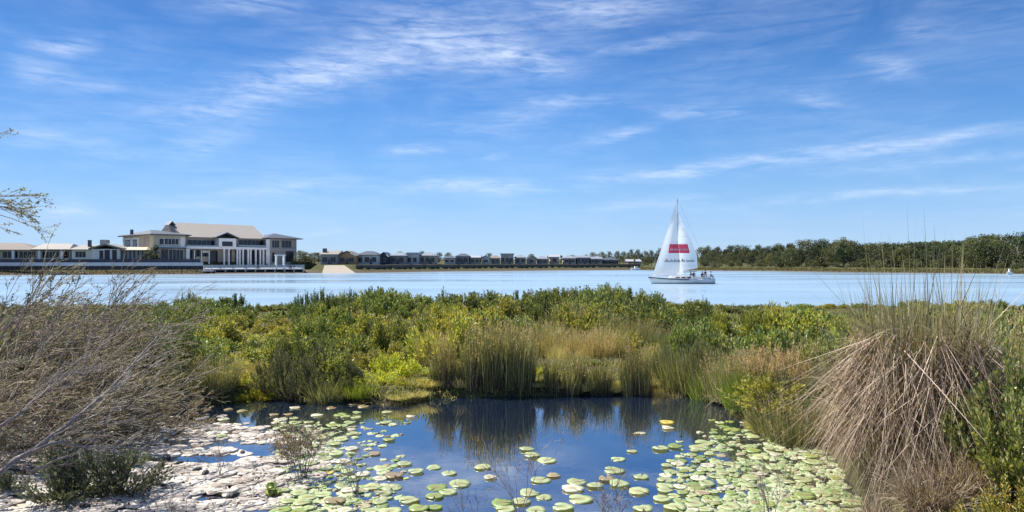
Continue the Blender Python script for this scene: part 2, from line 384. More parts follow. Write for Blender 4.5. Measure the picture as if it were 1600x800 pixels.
def ground_material():
    m = bpy.data.materials.new('ground_soil'); m.use_nodes = True; nt = m.node_tree; N = nt.nodes; L = nt.links; b = N['Principled BSDF']
    b.inputs['Roughness'].default_value = .95; b.inputs['Specular IOR Level'].default_value = .15
    g = N.new('ShaderNodeNewGeometry'); s = N.new('ShaderNodeSeparateXYZ'); L.new(g.outputs['Position'], s.inputs[0])
    def noise(sc, lo, hi):
        n = N.new('ShaderNodeTexNoise'); n.inputs['Scale'].default_value = sc; n.inputs['Detail'].default_value = 6; L.new(g.outputs['Position'], n.inputs['Vector'])
        r = N.new('ShaderNodeMapRange'); r.inputs[1].default_value = lo; r.inputs[2].default_value = hi; L.new(n.outputs[0], r.inputs[0]); return r.outputs[0]
    def mix(f, a, b_):
        x = N.new('ShaderNodeMix'); x.data_type = 'RGBA'; L.new(f, x.inputs[0])
        for k, v in ((6, a), (7, b_)):
            if isinstance(v, tuple): x.inputs[k].default_value = (*v, 1)
            else: L.new(v, x.inputs[k])
        return x.outputs[2]
    def rangey(sock, a, b_):
        r = N.new('ShaderNodeMapRange'); r.inputs[1].default_value = a; r.inputs[2].default_value = b_; L.new(sock, r.inputs[0]); return r.outputs[0]
    soil = mix(noise(2.5, .35, .65), (.05, .04, .025), (.1, .095, .04))
    # silt and dry weed mat at left of the pond
    silt = mix(noise(6, .42, .62), (.26, .22, .19), (.56, .51, .45))
    silt = mix(noise(1.6, .3, .55), (.3, .26, .22), silt)
    ml = N.new('ShaderNodeMath'); ml.operation = 'MULTIPLY'
    L.new(rangey(s.outputs[0], -1.6, -2.4), ml.inputs[0]); L.new(rangey(s.outputs[1], 12.1, 11.4), ml.inputs[1])
    near = mix(ml.outputs[0], soil, silt)
    # far shore: sand at the water, dry grass above
    farc = mix(rangey(s.outputs[2], .25, 1.2), (.12, .09, .065), mix(noise(.25, .35, .65), (.06, .065, .025), (.1, .1, .04)))
    c = mix(rangey(s.outputs[1], 60, 70), near, farc)
    L.new(c, b.inputs['Base Color'])
    n = N.new('ShaderNodeTexNoise'); n.inputs['Scale'].default_value = 14; n.inputs['Detail'].default_value = 6; L.new(g.outputs['Position'], n.inputs['Vector'])
    bp = N.new('ShaderNodeBump'); bp.inputs['Strength'].default_value = .7; bp.inputs['Distance'].default_value = .04; L.new(n.outputs[0], bp.inputs['Height']); L.new(bp.outputs[0], b.inputs['Normal'])
    return m
tag(G().add(V, Q, T).build('ground', ground_material(), smooth=True), kind='structure')

def water_material(name, colr, rough, scl, bump, dist, spec=.5):
    m = bpy.data.materials.new(name); m.use_nodes = True; nt = m.node_tree; N = nt.nodes; L = nt.links; b = N['Principled BSDF']
    b.inputs['Base Color'].default_value = (*colr, 1); b.inputs['Roughness'].default_value = rough; b.inputs['IOR'].default_value = 1.34 if 'lake' in name else 3.2
    b.inputs['Specular IOR Level'].default_value = spec
    g = N.new('ShaderNodeNewGeometry'); mp = N.new('ShaderNodeMapping'); mp.inputs['Scale'].default_value = scl; L.new(g.outputs['Position'], mp.inputs[0])
    n = N.new('ShaderNodeTexNoise'); n.inputs['Scale'].default_value = 1; n.inputs['Detail'].default_value = 4; n.inputs['Roughness'].default_value = .55; L.new(mp.outputs[0], n.inputs['Vector'])
    bp = N.new('ShaderNodeBump'); bp.inputs['Strength'].default_value = bump; bp.inputs['Distance'].default_value = dist
    L.new(n.outputs[0], bp.inputs['Height']); L.new(bp.outputs[0], b.inputs['Normal'])
    if 'lake' in name:      # wind patches: smoother and rougher bands
        mp2 = N.new('ShaderNodeMapping'); mp2.inputs['Scale'].default_value = (.012, .06, 1); L.new(g.outputs['Position'], mp2.inputs[0])
        n2 = N.new('ShaderNodeTexNoise'); n2.inputs['Scale'].default_value = 1; n2.inputs['Detail'].default_value = 4; L.new(mp2.outputs[0], n2.inputs['Vector'])
        mr = N.new('ShaderNodeMapRange'); mr.inputs[1].default_value = .38; mr.inputs[2].default_value = .62; mr.inputs[3].default_value = .13; mr.inputs[4].default_value = .36; L.new(n2.outputs[0], mr.inputs[0]); L.new(mr.outputs[0], b.inputs['Roughness'])
    return m
M_lake = water_material('lake_water', (.28, .385, .47), .24, (.1, .5, 1), .08, .1, .7)
M_pond = water_material('pond_water', (.008, .015, .032), .015, (2.2, 2.2, 1), .06, .02, 1.0)
lk = MB(); ys = [24, 60, 110, 180, 260, 420, 900, 1700]
lk.poly([(s_ * 2600, y_, 0) for y_ in ys for s_ in (-1, 1)], [(2*k, 2*k+1, 2*k+3, 2*k+2) for k in range(len(ys) - 1)])
tag(lk.build('lake_water', M_lake), kind='structure')
cen = PP.mean(0); ring = [tuple(p) for p in PP]
# pond sheet slightly larger than the basin (its rim runs into the banks)
pr = []
for k, (x, y) in enumerate(ring):
    a = np.array(ring[k - 1]); b = np.array(ring[(k + 1) % len(ring)]); tdir = (b - a) / np.linalg.norm(b - a); nn = np.array([-tdir[1], tdir[0]])
    p = np.array([x, y]); 
    if pond_sd(p[0] + nn[0] * .12, p[1] + nn[1] * .12) > 0: nn = -nn
    pr.append((p[0] + nn[0] * .12, p[1] + nn[1] * .12, POND_Z))
pw = MB().poly(pr, [tuple(range(len(pr)))]).build('pond_water', M_pond)
if pw.data.polygons[0].normal.z < 0: pw.data.flip_normals()
tag(pw, kind='structure')
def G1(x, y): return float(gz(np.array([x]), np.array([y]))[0])

# ------------------------------------------------------------------ materials of things
WHITE = mat('white_render', (.84, .81, .76), .75, .06, .8)
CREAM = mat('cream_render', (.56, .47, .34), .8, .08, .8)
TAUPE = mat('taupe_cladding', (.38, .33, .27), .8, .1, .8)
GREYW = mat('grey_wall', (.42, .41, .41), .8, .08, .8)
BEIGE = mat('beige_metal_roof', (.28, .25, .21), .55, .08, .5, stretch=(6, 1, 1))
DKROOF = mat('charcoal_roof', (.07, .08, .1), .6, .12, .8, stretch=(5, 1, 1))
GYROOF = mat('grey_roof', (.22, .24, .27), .6, .1, .8, stretch=(5, 1, 1))
LTROOF = mat('pale_roof', (.36, .36, .37), .55, .08, .8, stretch=(5, 1, 1))
BRROOF = mat('brown_tile_roof', (.2, .165, .135), .8, .12, .9, stretch=(5, 1, 1))
GLASS = mat('window_glass', (.02, .026, .035), .12, spec=.35)
GLASSB = mat('balustrade_glass', (.2, .26, .3), .12, spec=.8)
NAVY = mat('dark_fence_metal', (.03, .035, .06), .5, .1, 2)
CONC = mat('pale_concrete', (.42, .41, .42), .85, .1, .6)
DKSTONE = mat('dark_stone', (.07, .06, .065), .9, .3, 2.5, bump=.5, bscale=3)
TIMBER = mat('weathered_timber', (.3, .27, .24), .8, .15, 3)
PALETIM = mat('pale_timber', (.62, .58, .54), .8, .12, 3)
SAND = mat('pale_sand', (.36, .315, .25), .95, .08, 1.5)
ORANGE = mat('orange_brown_render', (.42, .24, .12), .8, .1, 1)
SHADEHAIR = mat('shade_and_hair_black', (.02, .02, .025), .8, .2, 2)

class Face:
    """a facade plane: root empty at O turned by a; px,py of the photo are turned into metres along and up it"""
    def __init__(s, name, px, D, a, z=None):
        s.O = ((px - 800) / FPX * D, D); s.a = R(a); s.z0 = z if z is not None else 0
        s.t = (math.cos(s.a), math.sin(s.a)); s.n = (-math.sin(s.a), math.cos(s.a))
        s.root = empty(name, (*s.O, s.z0), s.a)
    def u(s, px, w=0):
        k = (px - 800) / FPX
        return (k * (s.O[1] + w * s.n[1]) - s.O[0] - w * s.n[0]) / (s.t[0] - k * s.t[1])
    def y(s, px, w=0): return s.O[1] + s.u(px, w) * s.t[1] + w * s.n[1]
    def z(s, px, py, w=0): return EYE + (HY - py) / FPX * s.y(px, w) - s.z0
    def box(s, name, m, px0, px1, py0, py1, w0, w1, parent=None, zref=None, mb=None):
        """box whose front face at depth w0 covers px0..px1, py0(top)..py1(bottom) measured at zref or the middle"""
        zr = zref if zref is not None else (px0 + px1) / 2
        b = (mb or MB()).box(s.u(px0, w0), s.u(px1, w0), w0, w1, s.z(zr, py1, w0), s.z(zr, py0, w0))
        if mb is not None: return b
        return b.build(name, m, parent if parent is not None else s.root)
    def window(s, px0, px1, py0, py1, w=0, mull=2, fm=None, zref=None, parent=None):
        x0, x1 = s.u(px0, w), s.u(px1, w); zr = zref if zref is not None else (px0 + px1) / 2
        z0, z1 = s.z(zr, py1, w), s.z(zr, py0, w)
        return window(parent or s.root, x0, x1, w, z0, z1, mull, fm or WHITE)
def window(root, x0, x1, w, z0, z1, mull=2, fm=None, trim=.1):
    f = MB(); t = trim
    f.box(x0 - t, x1 + t, w - .08, w - .003, z1, z1 + t).box(x0 - t, x1 + t, w - .1, w - .003, z0 - t, z0)
    f.box(x0 - t, x0, w - .08, w - .003, z0, z1).box(x1, x1 + t, w - .08, w - .003, z0, z1)
    for k in range(1, mull):
        xm = x0 + (x1 - x0) * k / mull; f.box(xm - .04, xm + .04, w - .07, w - .035, z0, z1)
    o = f.build('window', fm or WHITE, root)
    MB().box(x0 + .002, x1 - .002, w - .03, w - .004, z0 + .002, z1 - .002).build('pane', GLASS, o)
    return o

# ------------------------------------------------------------------ clubhouse
F = Face('clubhouse', 240, 232, 48); cr = F.root
tag(cr, 'large two storey cream clubhouse with long beige roof and corner towers above the lake deck', 'clubhouse')
GZ = 3.75; GZ0 = 1.2
uL, uT = 0.0, F.u(290)                       # left tower front
uM, uR = F.u(415), F.u(463)                  # main hall end, right tower end
zE = F.z(290, 368.5)                         # left tower eave
DP = 27.0
mw = MB().box(uL, uT, 0, DP, GZ0, zE).build('left_tower_wall', CREAM, cr)
# side wall bright render panels and windows on the flank
fl = MB().box(-.12, -.003, 12.5, DP, GZ, zE - .5).build('flank_panel', WHITE, cr)
for w0, w1 in ((14, 17.5), (20, 25)):
    wnd = MB().box(-.2, -.125, w0, w1, zE - 4.2, zE - 1.2).build('window', NAVY, cr)
    MB().box(-.24, -.203, w0 + .25, w1 - .25, zE - 3.95, zE - 1.45).build('pane', GLASS, wnd)
MB().box(-.12, -.003, 3.5, 8, GZ, zE - .6).build('flank_panel', TAUPE, cr)
F.window(249, 256, 373, 382, 0, 1); F.window(257, 279, 373, 382, 0, 4)
F.box('white_corner_panel', WHITE, 282, 289, 371, 386, -.1, -.003)
F.box('floor_band', WHITE, 243, 289.7, 385, 386.6, -.35, -.004)
F.window(252, 262, 390, 405, 0, 2, ORANGE); F.window(264, 286, 390, 406, 0, 4)
F.box('tower_awning', DKROOF, 248, 291, 387, 388.3, -1.6, -.36)
rf = MB().hip(uL - 1.4, uT + 1.4, -1.4, DP + 1.2, zE, zE + 2.2, 5.5, 5.5, .35).build('tower_roof', DKROOF, cr)
MB().box(-1.0, -.2, DP * .62, DP * .62 + .9, zE + .3, zE + 2.3).build('chimney', DKROOF, rf)
# main hall, set back a little
S = 2.2
zM = F.z(352, 373, S) ; zMidz = F.z(352, 386, S)
MB().box(uT - .5, uM + .5, S, 24, GZ0, zM).build('hall_wall', TAUPE, cr)
zr = F.z(330, 350, 13)
# long beige roof with its ridge at w = 13
xr0, xr1 = F.u(262, 13), F.u(396, 13)
b = MB(); x0, x1 = uT - 9.5, uM + .6
pts = [(x0 + 9.3, S - 1.6, zM), (x1, S - 1.6, zM), (x1, 24.5, zM), (x0 + 9.3, 24.5, zM), (x0 + 9.3, S - 1.6, zM + .3), (x1, S - 1.6, zM + .3), (x1, 24.5, zM + .3), (x0 + 9.3, 24.5, zM + .3), (xr0, 13, zr), (xr1, 13, zr)]
b.poly(pts, [(3,2,1,0),(0,1,5,4),(1,2,6,5),(2,3,7,6),(3,0,4,7),(4,5,9,8),(6,7,8,9),(5,6,9),(7,4,8)])
mroof = b.build('main_roof', BEIGE, cr)
sb_ = MB()
for k in range(46):      # standing seams of the front slope
    f0 = k / 45; xa = (x0 + 9.3) + (x1 - x0 - 9.3) * f0; xb = xr0 + (xr1 - xr0) * f0
    sb_.tube([(xa, S - 1.58, zM + .31), (xb, 12.98, zr + .01)], .035, 4)
sb_.build('roof_seams', BEIGE, mroof)
MB().gable(xr0 - 1.2, xr0 + 1.2, 9, 13, zr - 1.2, zr + .15).build('gablet', GYROOF, mroof)
# upper storey glazing
for a_, b_, k in ((293, 336, 6), (373, 412, 6)): F.window(a_, b_, 375.2, 384.5, S, k, GREYW)
# balcony slab and white parapet
F.box('balcony', WHITE, 291, 421, 385.8, 389.2, -.9, S - .01, zref=352)
F.box('balcony_rail', GLASSB, 292, 341, 383, 385.6, -.85, -.75, zref=316); F.box('balcony_rail', GLASSB, 373, 416, 383, 385.6, -.85, -.75, zref=396)
# centre pavilion
F.box('pavilion_wall', WHITE, 342, 369, 372.5, 385.6, -1.1, S + .5, zref=355); F.window(347.5, 363, 377.8, 384.3, -1.1, 3, NAVY)
MB().gable(F.u(336.5, -1.8), F.u(373.5, -1.8), -1.9, 8, F.z(355, 372.4, -1.8), F.z(355, 364.4, -1.8), .35).build('pediment', DKROOF, cr)
# ground floor loggia: dark recess glazing, white columns
F.box('loggia_glazing', GLASS, 296, 340, 391, 415, S - .08, S - .01, zref=318); F.box('loggia_glazing', GLASS, 356, 414, 391, 415, S - .09, S - .012, zref=385)
F.box('white_stair_wall', WHITE, 291, 296.5, 387, 409, -.9, .8)
for p in (350.5, 358, 371, 375, 380, 388, 392, 400, 407, 412, 420): F.box('column', WHITE, p - 1.1, p + 1.1, 389.3, 417, -.85, -.3)
F.box('inner_wall', CREAM, 386, 391, 391, 410, S - .2, S - .1); F.box('inner_wall', CREAM, 362, 367, 391, 410, S - .2, S - .1)
for p in (304, 315, 327): F.box('inner_column', WHITE, p - .8, p + .8, 391, 413, .6, 1.0)
F.box('servery', CREAM, 306, 326, 401, 409, S - .6, S - .1); F.box('blind', WHITE, 317, 326, 391.5, 395, S - .3, S - .1)
# right tower
zE2 = F.z(440, 373.5)
MB().box(uM + .52, uR, -.2, 12, GZ0, zE2).build('right_tower_wall', TAUPE, cr)
F.box('white_corner_panel', WHITE, 416, 421.5, 374, 412, -.6, -.21)
F.window(425, 436, 376, 387, -.2, 3, GREYW); F.window(440, 455, 376, 387, -.2, 3, GREYW); F.window(425, 430, 395, 410, -.2, 1, GREYW); F.window(447, 458, 393, 409, -.2, 3, NAVY)
F.box('floor_band', GREYW, 422, 462, 389, 391, -.6, -.22)
MB().hip(uM - 1.0, uR + 1.8, -1.8, 13.5, zE2, zE2 + 2.3, None, None, .3).build('tower_roof', DKROOF, cr)

# deck on piles over the water
FD = Face('timber_deck', 318, 222, 24); dk = FD.root
tag(dk, 'grey timber lakeside deck on piles with pale railing in front of the clubhouse', 'deck')
dx0, dx1 = FD.u(318), FD.u(476); dz = FD.z(395, 419.4)
MB().poly([(dx0,0,dz-.45),(dx1,0,dz-.45),(dx1,40,dz-.45),(dx0,14,dz-.45),(dx0,0,dz),(dx1,0,dz),(dx1,40,dz),(dx0,14,dz)],[(3,2,1,0),(4,5,6,7),(0,1,5,4),(1,2,6,5),(2,3,7,6),(3,0,4,7)]).build('deck_floor', PALETIM, dk)
MB().box(dx0, dx1, 4.5, 5, -.6, dz - .46).build('back_wall', DKSTONE, dk)
npile = 11
for k in range(npile):
    x = dx0 + .4 + (dx1 - dx0 - .8) * k / (npile - 1); MB().tube([(x, .3, -1.5), (x, .3, dz - .46)], .22, 8).build('pile', PALETIM, dk)
rl = MB(); x = dx0
while x <= dx1: rl.box(x - .06, x + .06, .06, .17, dz, dz + 1.1); x += 1.3
rl.box(dx0, dx1, .06, .16, dz + 1.05, dz + 1.14).box(dx0, dx1, .09, .13, dz + .15, dz + .25).box(dx0, dx1, .09, .13, dz + .6, dz + .68)
rl.build('railing', PALETIM, dk)
MB().box(dx0, dx1, .1, .12, dz + .21, dz + 1.04).build('glass_infill', GLASSB, dk)
st = FD.u(334)
MB().box(dx0 - 2.2, st, -1.8, -.02, dz - .9, dz - .5).build('jetty_step', PALETIM, dk)
for k in range(3): MB().tube([(dx0 - 1.6 + k * 1.9, -1.5, -1.5), (dx0 - 1.6 + k * 1.9, -1.5, dz + .3)], .16, 7).build('pile', PALETIM, dk)
# pergola posts on the deck
FP = Face('deck_pergola', 432, 231, 24, z=dz); pg = FP.root
tag(pg, 'small white pergola with four posts on the right of the timber deck', 'pergola')
pw_ = FP.u(444)
for xx in (0, pw_):
    for yy in (0, 2.4): MB().box(xx - .2, xx + .2, yy - .2, yy + .2, 0, 4.2).build('post', WHITE, pg)
MB().box(-.5, pw_ + .5, -.4, -.21, 4.2, 4.5).box(-.5, pw_ + .5, 2.3, 2.5, 4.2, 4.5).build('beam', WHITE, pg)
# furniture on the deck: cafe umbrellas folded + tables are tiny dark shapes
tabs = [(345, 226), (364, 227), (385, 228), (402, 229), (455, 231)]
def cafe_table():
    r = empty('cafe_table')
    MB().tube([(0, 0, .72), (0, 0, .77)], .5, 12).build('table_top', TIMBER, r); MB().tube([(0, 0, 0), (0, 0, .72)], [.22, .05], 8).build('pedestal', NAVY, r)
    for k in range(3):
        a = k * 2.1 + .4; x, y = math.cos(a) * .85, math.sin(a) * .85
        c = MB().box(x - .22, x + .22, y - .22, y + .22, .42, .47).box(x - .22, x + .22, y + .18, y + .22, .47, .9)
        for sx_ in (-.2, .2):
            for sy_ in (-.2, .2): c.box(x + sx_ - .02, x + sx_ + .02, y + sy_ - .02, y + sy_ + .02, 0, .42)
        c.build('seat_frame', NAVY, r)
    return r
TP = Pool([cafe_table])
for k, (px, D) in enumerate(tabs):
    o = TP.place(0, world_at(px, D, z=dz), k, 1)
    tag(o, ['dark cafe table at the left end of the deck', 'dark cafe table on the deck below the white gabled pavilion', 'dark cafe table at the middle of the deck railing', 'dark cafe table on the deck just left of the white pergola', 'dark cafe table at the right end of the deck, past the pergola'][k], 'table', 'cafe tables on the deck')

# promenade wall + fence in front of the clubhouse and left buildings
FW = Face('promenade_wall', 33, 203, 6); 
tag(FW.root, 'long pale concrete promenade wall with painted dark undercroft along the left shore', 'wall')
FW.box('coping', CONC, -500, 316, 410.0, 415.4, 0, .8, zref=150)
FW.box('undershade', SHADEHAIR, -500, 316, 415.5, 421.5, .35, .9, zref=150)  # near-black box stands in for the shadow under the coping
pb = MB()
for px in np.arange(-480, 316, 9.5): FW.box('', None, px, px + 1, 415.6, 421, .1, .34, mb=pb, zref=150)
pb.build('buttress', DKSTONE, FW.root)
FN = Face('dark_fence', 20, 205, 6)
tag(FN.root, 'long dark navy metal fence on top of the promenade wall before the low pavilions', 'fence')
zf0, zf1 = FN.z(150, 410.4), FN.z(150, 405.2); fb = MB(); u0, u1 = FN.u(-480), FN.u(312); x = u0
while x < u1: fb.box(x, x + .17, .05, .09, zf0 + .05, zf1 - .05); x += .19
fb.build('pickets', NAVY, FN.root)
MB().box(u0, u1, 0, .14, zf1 - .05, zf1 + .05).box(u0, u1, .02, .12, zf0, zf0 + .05).build('rails', NAVY, FN.root)
pp = MB(); x = u0
while x < u1: MB().box(x - .09, x + .09, -.02, .16, zf0 - .2, zf1 + .12).build('post', NAVY, FN.root); x += (u1 - u0) / 40

# low pavilions at the left
F1 = Face('low_pavilion', 0, 222, 10); 
tag(F1.root, 'low cream pavilion with wide beige roof and white columns, far left shore', 'building')
MB().box(F1.u(-120), F1.u(110), 0, 12, GZ - .3, F1.z(60, 391.5)).build('wall', CREAM, F1.root)
MB().hip(F1.u(-126), F1.u(62), -1.5, 14, F1.z(20, 391.5), F1.z(20, 379.5, 6), None, None, .25).build('roof', BRROOF, F1.root)
MB().hip(F1.u(52), F1.u(112), -1.7, 12, F1.z(85, 390.8), F1.z(85, 380.5, 5), 1.0, 1.5, .25).build('roof', BEIGE, F1.root)
for p in (-60, -20, 20, 61, 96): F1.box('column', WHITE, p - 2, p + 2, 391.4, 405, -1.5, -1)
for a_, b_, n_ in ((4, 28, 3), (30, 56, 4), (66, 93, 5), (99, 108, 1)): F1.window(a_, b_, 393, 403, 0, n_, WHITE)
F2 = Face('gabled_pavilion', 112, 224, 10)
tag(F2.root, 'low white pavilion with dark fronted gable, between the beige roofed pavilion and the clubhouse', 'building')
MB().box(F2.u(112), F2.u(190), 0, 12, GZ - .3, F2.z(150, 391)).build('wall', WHITE, F2.root)
MB().hip(F2.u(109), F2.u(194), -1, 13, F2.z(150, 391), F2.z(150, 382.5, 6), 1.5, 3.5, .25).build('roof', BEIGE, F2.root)
g2 = MB().gable(F2.u(138, -3), F2.u(191, -3), -3, 6, F2.z(165, 389.8, -3), F2.z(165, 383, -3), .5).build('gable_roof', BEIGE, F2.root)
MB().gable(F2.u(139.5, -3.05), F2.u(189.5, -3.05), -3.25, -3.02, F2.z(165, 389.6, -3.05), F2.z(165, 383.3, -3.05), .3).build('bargeboard', BRROOF, g2)
F2.box('gable_wall', WHITE, 143, 187, 389, 407, -2.2, -.01, zref=165)
F2.window(156, 161, 392, 404, -2.2, 1, NAVY); F2.window(164, 171, 391, 405, -2.2, 2, NAVY); F2.window(176, 182, 391, 405, -2.2, 1, NAVY); F2.window(118, 134, 393, 402, 0, 3, WHITE)
F2.box('chimney', DKROOF, 137, 141, 375, 386, 3, 4.2); F2.box('roof_vent', LTROOF, 156, 166, 374.5, 385, 5, 8)
F3 = Face('colonnade_wing', 190, 226, 14)
tag(F3.root, 'low open colonnade with cream roof and dark posts beside the clubhouse left flank', 'building')
MB().box(F3.u(187), F3.u(228), 1.6, 8, GZ - .3, F3.z(205, 392)).build('wall', WHITE, F3.root)
MB().hip(F3.u(186), F3.u(231), -1, 9, F3.z(208, 391.5), F3.z(208, 386, 4), 1, 1, .25).build('roof', CREAM, F3.root)
for k, p in enumerate((190, 196.5, 203, 209.5, 216, 222.5, 228)): F3.box('post', NAVY, p - .8, p + .8, 391.6, 408, -.4, 0)

# sand ramp
sb = MB(); a0 = world_at(503, 232, z=0); 
D0 = float(shore_px(520)) - 2
def wpt(px, D, z): return ((px - 800) / FPX * D, D, z)
top = [(507, D0 + 7, 2.6), (538, D0 + 7, 2.6)]; bot = [(503, D0 - 1, -.2), (557, D0 - 1, -.2)]
v = [wpt(*bot[0]), wpt(*bot[1]), wpt(*top[1]), wpt(*top[0])] ; v2 = [(x, y, z - 2.5) for x, y, z in v]
sr = MB().poly(v + v2, [(0,1,2,3),(7,6,5,4),(0,4,5,1),(1,5,6,2),(2,6,7,3),(3,7,4,0)]).build('sand_ramp', SAND)
tag(sr, kind='structure')
# sea wall under the houses, built of short blocks following the shore
sw = empty('sea_wall', world_at(760, 330, z=0)); tag(sw, 'low dark stone sea wall along the water below the row of houses', 'wall')
pts_ = []
for px in np.arange(556, 1002, 12): D = float(shore_px(px)) + 5.0; pts_.append(((px - 800) / FPX * D, D))
pts_ = [(a - sw.location.x, b - sw.location.y) for a, b in pts_]
wb = MB(); cb_ = MB()
for (a, b), (c, d) in zip(pts_[:-1], pts_[1:]):
    for m_, z0, z1, th in ((wb, -.5, 2.5, .5), (cb_, 2.503, 2.72, .62)):
        m_.poly([(a, b, z0), (c, d, z0), (c, d + th, z0), (a, b + th, z0), (a, b - (th - .5), z1), (c, d - (th - .5), z1), (c, d + th, z1), (a, b + th, z1)],
                [(3,2,1,0),(4,5,6,7),(0,1,5,4),(2,3,7,6),(0,4,7,3),(1,2,6,5)])
wb.build('stone_face', mat('sea_wall_stone', (.11, .09, .085), .9, .35, 1.5), sw); cb_.build('coping', mat('brown_coping', (.2, .15, .12), .9, .2, 1), sw)

# ------------------------------------------------------------------ row of houses
HW = mat('darkened_white_wall', (.5, .48, .45), .85, .15, .7); HG = mat('darkened_grey_wall', (.27, .26, .26), .85, .15, .7); HC = mat('sand_wall', (.4, .34, .26), .85, .15, .7)  # house walls toned darker than the clubhouse white and grey
def house(px0, px1, ytop, yeave, style, roofm, wallm, label, wins=2, dD=13, chim=False, D=None, ybase=413, gable=None):
    D = D or float(shore_px((px0 + px1) / 2)) + dD
    xc = ((px0 + px1) / 2 - 800) / FPX * D; w = (px1 - px0) / FPX * D * .94; gzv = 2.8
    r = empty('house', (xc, D, gzv)); tag(r, label, 'house', 'houses along the far sea wall')
    ze = EYE + (HY - yeave) / FPX * D - gzv; zt = EYE + (HY - ytop) / FPX * D - gzv; dep = 10
    wl_ = MB().box(-w/2, w/2, 0, dep, -.8, ze).build('wall', wallm, r)
    e = .5
    if style == 'hip': ro = MB().hip(-w/2 - e, w/2 + e, -e, dep + e, ze, zt, min(w/2, dep/2) * .8, min(w/2, dep/2) * .8, .2)
    elif style == 'side': ro = MB().hip(-w/2 - e, w/2 + e, -e, dep + e, ze, zt, 0, 0, .2)
    elif style == 'gable': ro = MB().gable(-w/2 - e, w/2 + e, -e, dep + e, ze, zt - .15, .22)
    else: ro = MB().box(-w/2 - .25, w/2 + .25, -.25, dep, ze, zt)
    if style == 'gable': MB().poly([(-w/2, .01, ze), (w/2, .01, ze), (0, .01, zt - .35)] + [(-w/2, .2, ze), (w/2, .2, ze), (0, .2, zt - .35)], [(0,1,2),(5,4,3)]).build('gable_end', wallm, r)
    rr = ro.build('roof', roofm, r)
    if gable: 
        g0, g1 = gable; 
        gg = MB().gable(g0 * w, g1 * w, -1.6, 4, ze - .3, zt - .1, .22).build('porch_roof', roofm, r)
        MB().box(g0 * w + .5, g1 * w - .5, -1.1, -.01, -.8, ze - .32).build('porch_wall', wallm, r)
    if chim: MB().box(-w/2 + .2, -w/2 + 1.5, 2, 3.2, ze - .5, zt + .7).build('chimney', DKROOF, rr)
    h1 = min(ze - .6, 2.6)
    for k in range(wins):
        x0 = -w/2 + w * (k + .5) / wins - min(.8, w / wins * .3); x1 = -w/2 + w * (k + .5) / wins + min(.8, w / wins * .3)
        if gable and (g0 * w < (x0 + x1) / 2 < g1 * w): window(r, x0, x1, -1.1, .9, h1, 2, HG)
        else: window(r, x0, x1, 0, .9, h1, 2, HG)
        if ze > 5.2: window(r, x0, x1, 0, 3.6, 4.8, 2, HG)
    dx = w * .02 + (w / wins * .5 if wins % 2 else 0)
    if w > 5 and not gable:
        d_ = MB().box(dx - .45, dx + .45, -.07, -.004, -.1, 2.1).build('door', DKROOF, r)
        MB().box(dx + .3, dx + .36, -.12, -.072, 1, 1.1).build('handle', LTROOF, d_)
    return r
H = [
 (500,528,391,398,'side',BEIGE,HG,'house with long beige roof and dark chimney, leftmost of the far house row',2,dict(chim=True)),
 (527,557,392,400,'gable',BRROOF,ORANGE,'orange brown gabled house right behind the pale sand ramp',2,{}),
 (556,591,392,399,'hip',DKROOF,HW,'white walled house with dark hipped roof, right of the orange gabled house',3,{}),
 (592,607,394,401,'gable',DKROOF,NAVY,'narrow dark navy gabled shed house between two pale houses',1,{}),
 (608,634,394,400,'hip',GYROOF,HG,'pale grey house with grey green hipped roof, right of the navy gable',2,{}),
 (635,653,394.5,398,'flat',LTROOF,HW,'small white box house with flat pale roof in the left half of the row',2,{}),
 (655,681,394,400,'hip',GYROOF,HC,'cream house with grey hipped roof just left of the dark garden tree',3,{}),
 (694,711,400,404,'hip',DKROOF,HW,'low white house with grey roof just right of the dark garden tree',2,{}),
 (712,733,396,401,'hip',DKROOF,HG,'grey house with dark hipped roof, next right of the low white house',2,{}),
 (734,750,399,403,'side',LTROOF,TAUPE,'house with bright white awning roof in the middle of the row',2,{}),
 (752,766,399,404,'gable',GYROOF,HW,'small white gabled house in the middle of the row',1,{}),
 (767,781,399,404,'hip',BRROOF,HG,'small grey house with brown roof left of the tall purple grey house',2,{}),
 (782,803,396,398,'flat',GYROOF,TAUPE,'tall purple grey flat roofed house standing above its neighbours',3,{}),
 (804,822,398,403,'hip',GYROOF,TAUPE,'taupe house with grey hipped roof, right of the tall purple grey one',2,{}),
 (823,838,399,404,'gable',LTROOF,HC,'cream house with pale gable roof right of the taupe house',1,{}),
 (839,856,400,405,'hip',GYROOF,HG,'grey hipped house left of the dark cypress pair',2,{}),
 (859,874,397.5,402,'side',LTROOF,HC,'cream house standing between the two dark cypress shrubs',1,{}),
 (880,900,399,404,'hip',GYROOF,TAUPE,'low taupe house right of the dark cypress shrubs',2,{}),
 (901,921,399,403,'side',GYROOF,HG,'long low grey house towards the right end of the row',3,{}),
 (922,941,401,405,'side',GYROOF,TAUPE,'low taupe house with grey roof, third from the right end of the row',2,{}),
 (942,967,402,407,'hip',DKROOF,NAVY,'dark blue hipped boathouse, second from the right end of the row',2,{}),
 (980,1002,405,409,'side',LTROOF,HW,'white low boat shed at the right end of the row, left of the yacht',2,dict(D=345)),
]
for px0, px1, yt, ye, st_, rm, wm_, lab, wi, kw in H: house(px0, px1, yt, ye, st_, rm, wm_, lab, wi, **kw)

